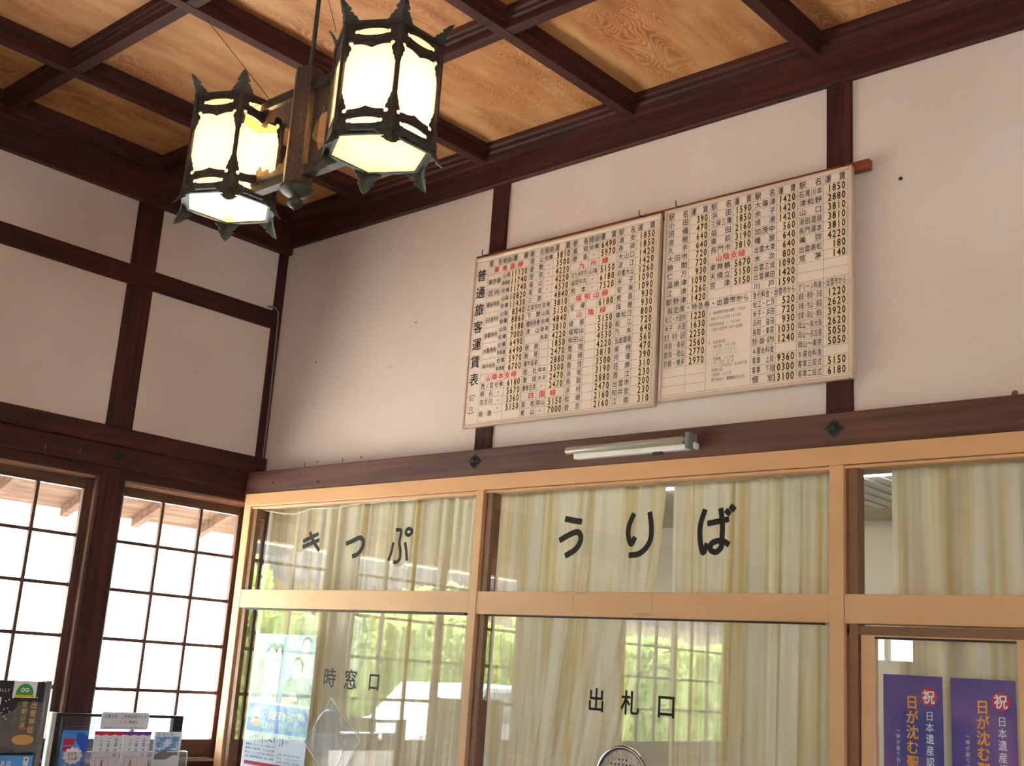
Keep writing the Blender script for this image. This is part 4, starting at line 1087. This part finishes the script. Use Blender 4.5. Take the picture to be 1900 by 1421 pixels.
def purple_poster(x0, x1, ztop, label):
    p = thing('heritage_poster', label, 'poster', ((x0 + x1) / 2, -0.086, 0.9), None)
    obj('paper', B(((x0, x1), (-0.0895, -0.0885), (0.9, ztop))), M['sunset'], p)
    wd = x1 - x0; Q = PF(-0.0895)
    sheet('red_disc', Q, circ(x0 + wd * 0.77, ztop - 0.066, 0.029, 28), M['red_print'], p, 0.0006)
    a = Print(PF(-0.0904)); a.ch('祝', x0 + wd * 0.77, ztop - 0.066, 0.043, 0.046, 0.02)
    a.col('日本遺産認定', x0 + wd * 0.78, ztop - 0.108, ztop - 0.108 - 0.036 * 6, 0.028, 0.006, 0.92); 
    a.col('〜神が創り出した地の夕日を巡る〜', x0 + wd * 0.25, ztop - 0.17, ztop - 0.17 - 0.0185 * 16, 0.014, 0.0, 0.95)
    a.out('white_lettering', M['white_print'], p)
    b = Print(PF(-0.0904)); b.col('日が沈む聖地出雲', x0 + wd * 0.49, ztop - 0.062, ztop - 0.062 - 0.0475 * 8, 0.043, 0.022, 0.98); b.out('orange_lettering', M['orange_print'], p)
    return p
purple_poster(3.762, 3.964, 1.676, 'purple sunset poster on the left half of the sliding door glass')
purple_poster(3.990, 4.196, 1.676, 'purple sunset poster on the right, next to the door stile')

# clear acrylic diamond with ring
ad = thing('acrylic_speak_panel', 'clear acrylic square set on its corner with a round ring on it', 'acrylic panel', (0.98, -0.115, 1.05))
cxp, czp, rr = 0.985, 1.215, 0.20
dm = [(cxp - 0.035, czp + rr), (cxp + rr + 0.01, czp + 0.02), (cxp + 0.035, czp - rr), (cxp - rr - 0.01, czp - 0.02)]
obj('sheet', prism(bmesh.new(), dm, 'y', -0.116, -0.112), M['acrylic'], ad)
obj('ring', tube(bmesh.new(), [(cxp - 0.025 + 0.118 * math.cos(2 * PI * k / 40), -0.119, czp + 0.002 + 0.145 * math.sin(2 * PI * k / 40)) for k in range(40)], 0.0045, 8, True), M['acrylic'], ad, smooth=True)
obj('edge', tube(bmesh.new(), [(a, -0.1175, b) for a, b in dm], 0.002, 6, True), M['white'], ad)
# chrome rimmed speaking hole
sh = thing('speaking_grille', 'round speaking grille with a polished steel rim on the wide ticket pane', 'speaking grille', (2.716, -0.115, 1.10))
obj('rim', tube(bmesh.new(), [(2.716 + 0.118 * math.cos(2 * PI * k / 48), -0.118, 1.226 + 0.118 * math.sin(2 * PI * k / 48)) for k in range(48)], 0.0085, 10, True), M['chrome'], sh, smooth=True)
M['mesh_plate'] = mat('pale_perforated_plate', srgb(196, 178, 160), srgb(160, 144, 130), 0.5, (90, 90, 90), 2, metal=0.2)
obj('plate', prism(bmesh.new(), circ(2.716, 1.226, 0.113, 40), 'y', -0.116, -0.110), M['mesh_plate'], sh)
hb = bmesh.new()
for i in range(-4, 5):
    for j in range(-4, 5):
        u, v = 0.018 * i, 0.018 * j
        if u * u + v * v < 0.08 ** 2: poly(hb, PF(-0.1165), circ(2.716 + u, 1.226 + v, 0.004, 8))
hole = obj('holes', hb, M['black'], sh)

# ------------------------------------------------------------------ brochure racks along the left wall
def rack_legs(parent, x, y0, y1, z, mt='dark_grey'):
    for y in (y0, y1): obj('leg', B(((x - 0.012, x + 0.012), (y - 0.010, y + 0.010), (0.0, z))), M[mt], parent)
    obj('foot', B(((x - 0.16, x + 0.16), (y0 - 0.012, y0 + 0.012), (0.0, 0.02)), ((x - 0.16, x + 0.16), (y1 - 0.012, y1 + 0.012), (0.0, 0.02))), M[mt], parent)
# left rack (x = .45)
XR = 0.45
ra = thing('brochure_rack', 'tall brochure rack at the far left with a black night poster in its clear pocket', 'brochure rack', (XR, -1.6, 0.0))
rack_legs(ra, XR - 0.03, -1.92, -1.322, 1.424, 'dark_grey')
obj('side_channel', B(((XR - 0.02, XR + 0.012), (-1.334, -1.310), (0.2, 1.426)), bevel=0.003), M['grey'], ra)
obj('back_plate', B(((XR - 0.022, XR - 0.018), (-1.93, -1.332), (0.5, 1.42))), M['black'], ra)
def pocket(parent, x, y0, y1, z0, z1, notch, d=0.045):
    pts = [(y0, z0), (y1, z0), (y1, z1)]
    if notch:
        m0, r = notch
        pts += [(m0 + r, z1)] + [(m0 + r * math.cos(t), z1 - r * 0.8 * math.sin(t)) for t in [PI * k / 10 for k in range(1, 10)]] + [(m0 - r, z1)]
    pts += [(y0, z1)]
    bm = bmesh.new(); prism(bm, pts, 'x', x + d, x + d + 0.0025)
    box(bm, (x, x + d), (y0, y1), (z0, z0 + 0.003)); box(bm, (x, x + d), (y1 - 0.0025, y1), (z0, z1)); box(bm, (x, x + d), (y0, y0 + 0.0025), (z0, z1))
    return obj('clear_pocket', bm, M['pocket'], parent)
pocket(ra, XR - 0.015, -1.93, -1.336, 1.125, 1.335, (-1.53, 0.07))
pocket(ra, XR - 0.005, -1.93, -1.336, 0.80, 1.02, None)
np_ = thing('night_brochure', 'black brochure with gold characters and a green round emblem in the left rack', 'brochure', (XR, -1.5, 1.13))
Q = PS(XR + 0.002)
obj('sheet', B(((XR, XR + 0.0015), (-1.90, -1.340), (1.129, 1.420))), M['night'], np_)
rsheet('emblem_ground', Q, -1.478, -1.372, 1.350, 1.418, M['white_print'], np_, 0.0006)
sheet('emblem_arch', Q, [(-1.465, 1.362)] + [(-1.425 + 0.040 * math.cos(t), 1.366 + 0.044 * math.sin(t)) for t in [PI - PI * k / 16 for k in range(17)]] + [(-1.385, 1.362)], M['green_print'], np_, 0.0010)
rsheet('emblem_band', Q, -1.468, -1.382, 1.352, 1.362, M['yellow_print'], np_, 0.0012)
for yy in (-1.435, -1.415): sheet('emblem_eye', Q, circ(yy, 1.383, 0.009, 16), M['white_print'], np_, 0.0014); sheet('emblem_pupil', Q, circ(yy, 1.383, 0.004, 12), M['ink'], np_, 0.0018)
a = Print(PS(XR + 0.0032)); a.col('出雲神話', -1.373, 1.338, 1.20, 0.030, 0.03, 0.92); a.col('定期公演', -1.415, 1.338, 1.222, 0.027, 0.02, 0.92); a.out('gold_lettering', M['gold_print'], np_)
a = Print(PS(XR + 0.0032)); a.row('RSLLY', -1.555, -1.492, 1.379, 0.018, 0.02); a.out('white_lettering', M['white_print'], np_)
rsheet('flag_card', Q, -1.548, -1.524, 1.318, 1.350, M['white_print'], np_, 0.0008); sheet('flag_disc', Q, circ(-1.536, 1.341, 0.006, 12), M['red_print'], np_, 0.0012)
db = bmesh.new()
for (u, v) in ((-1.473, 1.349), (-1.49, 1.341), (-1.503, 1.334), (-1.505, 1.30), (-1.365, 1.353), (-1.50, 1.27), (-1.515, 1.285), (-1.49, 1.26), (-1.48, 1.29), (-1.52, 1.262), (-1.49, 1.305)): poly(db, PS(XR + 0.0032), circ(u, v, 0.0032, 8))
obj('star_dots', db, M['white_print'], np_)
sheet('red_patch', Q, [(-1.43, 1.215), (-1.39, 1.215), (-1.375, 1.228), (-1.42, 1.226)], M['red_print'], np_, 0.0009)
sheet('sunset_print', Q, ell(-1.40, 1.175, 0.05, 0.022), M['orange_print'], np_, 0.0007)
bb = thing('blue_brochure', 'bright blue brochure in the lowest visible pocket of the left rack', 'brochure', (XR, -1.55, 0.806))
obj('sheet', B(((XR + 0.012, XR + 0.0135), (-1.86, -1.345), (0.805, 1.112))), M['sea'], bb)
a = Print(PS(XR + 0.015)); a.col('出雲の国', -1.452, 1.095, 0.975, 0.024, 0.01); a.col('あるこう', -1.478, 1.095, 0.975, 0.022, 0.01); a.col('ところ', -1.505, 1.095, 1.0, 0.022, 0.01); a.out('white_lettering', M['white_print'], bb)
rsheet('flag_card', PS(XR + 0.0138), -1.388, -1.366, 1.070, 1.104, M['white_print'], bb, 0.0004); sheet('flag_disc', PS(XR + 0.0138), circ(-1.377, 1.093, 0.006, 12), M['red_print'], bb, 0.0008)

# middle rack (x = .3) with ribbed see-through back
XM = 0.30
rm = thing('leaflet_rack', 'black leaflet rack with a horizontal wire back in front of the lattice window', 'leaflet rack', (XM, -0.87, 0.0))
rack_legs(rm, XM - 0.02, -1.185, -0.53, 1.27, 'black')
obj('white_side', B(((XM - 0.012, XM + 0.02), (-1.212, -1.190), (0.15, 1.284)), bevel=0.002), M['white'], rm)
obj('side_post', B(((XM - 0.012, XM + 0.02), (-1.190, -1.162), (0.15, 1.282)), bevel=0.002), M['black'], rm)
obj('side_post', B(((XM - 0.012, XM + 0.02), (-0.575, -0.520), (0.15, 1.279)), bevel=0.002), M['black'], rm)
obj('top_bar', B(((XM - 0.006, XM + 0.012), (-1.165, -0.572), (1.266, 1.280)), bevel=0.002), M['black'], rm)
wb = bmesh.new()
for k in range(64): box(wb, (XM - 0.001, XM + 0.001), (-1.165, -0.572), (0.75 + 0.0081 * k, 0.7532 + 0.0081 * k))
wires = obj('wire_grille', wb, M['dark_grey'], rm); wires['kind'] = 'stuff'
pocket(rm, XM + 0.010, -1.165, -0.50, 0.95, 1.115, None, 0.05)
obj('pocket_rim', tube(bmesh.new(), [(XM + 0.062, -0.62, 1.115), (XM + 0.062, -0.515, 1.114), (XM + 0.062, -0.502, 1.105), (XM + 0.062, -0.500, 0.95)], 0.003, 6), M['white'], rm)

def leaflet(name, label, y0, y1, z1, mt, x=XM + 0.024):
    p = thing(name, label, 'leaflet', (x, (y0 + y1) / 2, 0.955))
    obj('sheet', B(((x, x + 0.0025), (y0, y1), (0.955, z1))), M[mt], p)
    return p, PS(x + 0.0025), x + 0.0040
p, Q, xt = leaflet('leaflet', 'narrow blue and red leaflet with a white puffy badge at the rack left', -1.152, -1.022, 1.207, 'sea')
sheet('blue_shape', Q, [(-1.085, 1.195), (-1.05, 1.198), (-1.024, 1.18), (-1.024, 1.05), (-1.045, 1.05), (-1.05, 1.12), (-1.08, 1.16)], M['blue_print'], p, 0.0005)
rsheet('red_shape', Q, -1.143, -1.088, 1.142, 1.170, M['red_print'], p, 0.0006); rsheet('red_shape', Q, -1.143, -1.10, 1.115, 1.135, M['red_print'], p, 0.0007)
rsheet('green_shape', Q, -1.085, -1.024, 1.0, 1.045, M['green_print'], p, 0.0006); sheet('pink_shape', Q, [(-1.148, 1.0), (-1.09, 1.0), (-1.09, 1.04), (-1.12, 1.06), (-1.148, 1.04)], M['pink_print'], p, 0.0006)
sheet('white_badge', Q, [(-1.088 + (0.045 + 0.004 * math.cos(11 * t)) * math.cos(t), 1.095 + (0.036 + 0.003 * math.cos(11 * t)) * math.sin(t)) for t in [2 * PI * k / 66 for k in range(66)]], M['white_print'], p, 0.0010)
a = Print(PS(xt)); a.row('ぶらり', -1.115, -1.068, 1.103, 0.018, 0.03); a.row('さんぽ', -1.112, -1.064, 1.084, 0.018, 0.03); a.out('black_lettering', M['ink'], p)
for k, (y0, y1, mt_, lab) in enumerate(((-0.992, -0.842, 'red_print', 'white leaflet topped by a red wavy band in the middle of the rack'), (-0.842, -0.694, 'purple_print', 'white leaflet topped by a purple wavy band in the middle of the rack'))):
    p, Q, xt = leaflet('leaflet', lab, y0 + 0.001, y1 - 0.001, 1.204, 'paper')
    wv = [(y0 + (y1 - y0) * t / 12, 1.187 + 0.003 * math.sin(t * 1.7)) for t in range(13)]
    sheet('wavy_band', Q, wv + [(y1, 1.2035), (y0, 1.2035)], M[mt_], p, 0.0005)
    a = Print(PS(xt)); w_ = y1 - y0
    a.col('出雲大社', y0 + w_ * 0.76, 1.178, 1.085, 0.020, 0.0); a.col('ご案内', y0 + w_ * 0.50, 1.178, 1.105, 0.018, 0.0); a.col('します', y0 + w_ * 0.26, 1.178, 1.11, 0.016, 0.0); a.col('神話の国', y0 + w_ * 0.94, 1.15, 1.085, 0.010, 0.0)
    a.out('black_lettering', M['ink'], p)
    a = Print(PS(xt)); cy, cz = y0 + w_ * 0.36, 1.055
    for q in ((cy - 0.034, cy + 0.034, cz + 0.030, cz + 0.0315), (cy - 0.034, cy + 0.034, cz - 0.04, cz - 0.0385), (cy - 0.034, cy - 0.0325, cz - 0.04, cz + 0.03), (cy + 0.0325, cy + 0.034, cz - 0.04, cz + 0.03)): a.rect(*q)
    a.ch('人', cy, cz - 0.006, 0.058, 0.058, 0.0); a.out('pink_stamp', M['red_print'], p)
p, Q, xt = leaflet('leaflet', 'pale leaflet with a blue sky photo at the right of the rack', -0.674, -0.522, 1.204, 'paper')
rsheet('sky_photo', Q, -0.664, -0.536, 1.075, 1.182, M['sky_print'], p, 0.0005)
sheet('roof_shape', Q, [(-0.664, 1.075), (-0.536, 1.075), (-0.536, 1.112), (-0.56, 1.118), (-0.61, 1.118), (-0.645, 1.105), (-0.664, 1.098)], M['roof_print'], p, 0.0009)
sheet('white_mound', Q, [(-0.62, 1.03), (-0.526, 1.03), (-0.526, 1.088), (-0.556, 1.096), (-0.60, 1.075), (-0.64, 1.062)], M['white_print'], p, 0.0012)
a = Print(PS(xt)); a.row('ココ コ', -0.665, -0.57, 1.192, 0.014, 0.03); a.out('black_lettering', M['ink'], p)
a = Print(PS(xt)); a.row('ド', -0.619, -0.596, 1.192, 0.014, 0.03); a.out('red_lettering', M['red_ink'], p)
# little sign clipped to the top bar
sg = thing('guide_sign', 'small white sign with rounded corners clipped over the leaflet rack top bar', 'sign', (XM + 0.02, -0.84, 1.21))
def rrect(u0, u1, v0, v1, r):
    pts = []
    for cx, cy, a0 in ((u1 - r, v1 - r, 0), (u0 + r, v1 - r, 90), (u0 + r, v0 + r, 180), (u1 - r, v0 + r, 270)): pts += arcp(cx, cy, r, a0, a0 + 90, 5)
    return pts
obj('card', prism(bmesh.new(), rrect(-0.968, -0.716, 1.213, 1.291, 0.012), 'x', XM + 0.021, XM + 0.0235), M['paper'], sg)
a = Print(PS(XM + 0.0242)); a.row('出雲大社・ご参拝定時ガイド', -0.955, -0.73, 1.272, 0.019, 0.01); a.row('開催中', -0.825, -0.775, 1.247, 0.015, 0.01); a.row('受付場所、お問い合わせは観光案内所まで', -0.95, -0.73, 1.221, 0.009, 0.0); a.out('black_lettering', M['dark_print'], sg)
a = Print(PS(XM + 0.0242)); a.row('ご好評', -0.90, -0.83, 1.247, 0.016, 0.01); a.out('pink_lettering', M['pink_print'], sg)

# ------------------------------------------------------------------ outside, beyond the lattice windows
yard = struct(obj('ground', B(((-4.5, -0.15), (-70, 60), (-0.2, -0.05)), ((-0.15, 40), (-70, YB - 0.2), (-0.2, -0.05)), ((XW + 0.15, 40), (YB - 0.2, 30), (-0.2, -0.05))), M['soil']))
lane = struct(obj('ground_lane', B(((-70, -4.5), (-70, 60), (-0.2, -0.055))), mat('grey_asphalt', srgb(190, 186, 180), srgb(172, 168, 162), 0.9, (1, 1, 1), 5)))
def crown_mesh(seed, n, R, Hh):
    rnd = random.Random(seed); vs, fs = [], []
    blobs = [(rnd.uniform(-R, R) * 0.6, rnd.uniform(-R, R) * 0.6, rnd.uniform(0.25, 1) * Hh, rnd.uniform(0.35, 0.6) * R) for _ in range(14)]
    for i in range(n):
        bx, by, bz, br = rnd.choice(blobs)
        v = Vector((rnd.gauss(0, 1), rnd.gauss(0, 1), rnd.gauss(0, 1))).normalized() * br * rnd.uniform(0.8, 1.05)
        c = Vector((bx, by, bz)) + v
        a = Vector((rnd.gauss(0, 1), rnd.gauss(0, 1), rnd.gauss(0, 1))).normalized() * 0.10
        b = a.cross(v.normalized() + Vector((0.01, 0, 0))).normalized() * 0.07
        o = len(vs); vs += [tuple(c - a), tuple(c + b), tuple(c + a), tuple(c - b)]; fs.append((o, o + 1, o + 2, o + 3))
    me = bpy.data.meshes.new('crown'); me.from_pydata(vs, [], fs); me.materials.append(M['leaf']); return me
crowns = [crown_mesh(11, 4200, 1.6, 2.6), crown_mesh(12, 4200, 1.8, 3.2)]
tb = bmesh.new(); tube(tb, [(0, 0, -0.06), (0.03, 0.02, 0.8), (-0.02, 0.05, 1.9)], [0.13, 0.10, 0.07], 8); trunk = mesh_of(tb, 'trunk', M['bark'])
TR = [(-11.4, -7.6, 0.9, 'full green tree right behind the left end of the garden hedge'), (-11.8, -12.4, 0.8, 'green tree behind the middle of the garden hedge'),
      (-8.0, -24.0, 0.8, 'green tree beyond the far end of the garden hedge'), (-12.5, -19.0, 0.85, 'green tree standing close in front of the tiled house')]
for i, (x, y, s, lab) in enumerate(TR):
    t = thing('tree', lab, 'tree', (x, y, -0.05), 'garden trees beyond the lattice windows')
    t.scale = (s, s, s); t.rotation_euler = (0, 0, i * 1.3)
    put('trunk', trunk, t, (0, 0, 0)); put('crown', crowns[i % 2], t, (0, 0, 0.5 if i % 2 else 0.3))
def hedge_mesh(n, L_, D_, H_, seed):
    rnd = random.Random(seed); vs, fs = [], []
    for i in range(n):
        y = rnd.uniform(-L_ / 2, L_ / 2); z = rnd.uniform(0.02, 1) * H_
        top = rnd.random() < 0.25
        bump_ = 0.10 * math.sin(y * 2.1) + 0.07 * math.sin(y * 5.3 + z * 3)
        c = Vector((rnd.uniform(-D_, D_) / 2, y, H_ + bump_)) if top else Vector(((1 if rnd.random() < 0.7 else -1) * (D_ / 2 + bump_ + rnd.uniform(-0.12, 0.05)), y, z))
        a = Vector((rnd.gauss(0, 1), rnd.gauss(0, 1), rnd.gauss(0, 1))).normalized() * 0.11
        b = a.cross(Vector((rnd.gauss(0, 1), rnd.gauss(0, 1), rnd.gauss(0, 1)))).normalized() * 0.08
        o = len(vs); vs += [tuple(c - a), tuple(c + b), tuple(c + a), tuple(c - b)]; fs.append((o, o + 1, o + 2, o + 3))
    me = bpy.data.meshes.new('foliage'); me.from_pydata(vs, [], fs); me.materials.append(M['leaf']); return me
hd = thing('hedge', 'long clipped green hedge across the yard from the lattice windows', 'hedge', (-8.4, -11.0, -0.05))
put('foliage', hedge_mesh(22000, 17.0, 0.9, 2.3, 5), hd, (0, 0, 0))
obj('stem', B(*[((-8.45, -8.35), (-19.2 + 1.3 * k, -19.1 + 1.3 * k), (-0.055, 1.2)) for k in range(13)]), M['bark'], hd)['kind'] = 'stuff'
wh = thing('added_white_house', 'low white storehouse added to whiten the view through the lattice windows', 'storehouse', (-14, 7.0, -0.05))  # added so the direct view through the lattice windows burns out white
obj('wall', B(((-16, -12.5), (0.5, 16), (-0.05, 3.6))), M['white_print'], wh)
obj('plinth', B(((-16.05, -12.45), (0.45, 16.05), (-0.05, 0.7))), M['soil'], wh)
obj('roof', prism(bmesh.new(), [(-16.4, 3.6), (-12.0, 3.6), (-14.2, 4.7)], 'y', 0.1, 16.4), M['tile_roof'], wh)
hs = thing('house', 'low house with a grey tiled roof beyond the garden', 'house', (-19, -17, -0.05))
obj('wall', B(((-25, -16.5), (-37, -9), (-0.05, 3.4))), M['house_wall'], hs)
for k in range(6): obj('window', B(((-16.52, -16.46), (-34 + 4 * k, -32 + 4 * k), (0.9, 2.2))), M['car_glass'], hs)
rbm = bmesh.new()
N1, N2 = 130, 2
def roofpt(u, v):  # u along y, v up the slope
    return (-15.4 - v * 5.4, -38 + 30 * u, 3.15 + v * 3.1 + 0.12 * abs(math.sin(PI * u * N1 * 0.5)))
gr = [[rbm.verts.new(roofpt(i / (N1 * 4), j / 16) if True else 0) for i in range(N1 * 4 + 1)] for j in range(17)]
for j in range(17):
    for v in gr[j]: v.co.z += 0.0
for j in range(16):
    for i in range(N1 * 4): rbm.faces.new([gr[j][i], gr[j][i + 1], gr[j + 1][i + 1], gr[j + 1][i]])
rt_ = obj('roof_tiles', rbm, M['tile_roof'], hs); rt_['kind'] = 'stuff'
obj('ridge', B(((-21.2, -20.5), (-38, -8), (6.2, 6.5))), M['tile_roof'], hs)
obj('rear_roof', prism(bmesh.new(), [(-20.8, 6.25), (-26.4, 3.1), (-26.4, 3.2), (-20.8, 6.35)], 'y', -38, -8), M['tile_roof'], hs)
car = thing('car', 'pale silver parked car beyond the lattice windows', 'car', (-6.0, -8.6, -0.05))
def car_prof(): return [(-2.1, 0.3), (2.1, 0.3), (2.15, 0.75), (1.3, 0.95), (0.75, 1.42), (-0.9, 1.45), (-1.6, 1.0), (-2.1, 0.9)]
cb = bmesh.new(); prism(cb, [(a - 8.6, b - 0.05) for a, b in car_prof()], 'x', -6.8, -5.2); obj('body', cb, M['car_white'], car)
cb = bmesh.new(); prism(cb, [(a - 8.6, b - 0.05) for a, b in [(1.15, 0.98), (0.68, 1.36), (-0.85, 1.39), (-1.4, 1.0)]], 'x', -6.82, -5.18); obj('side_window', cb, M['car_glass'], car)
for dx in (-6.75, -5.25):
    for dy in (-9.95, -7.3):
        obj('wheel', tube(bmesh.new(), [(dx - 0.09, dy, 0.25), (dx + 0.09, dy, 0.25)], 0.30, 20), M['tyre'], car)
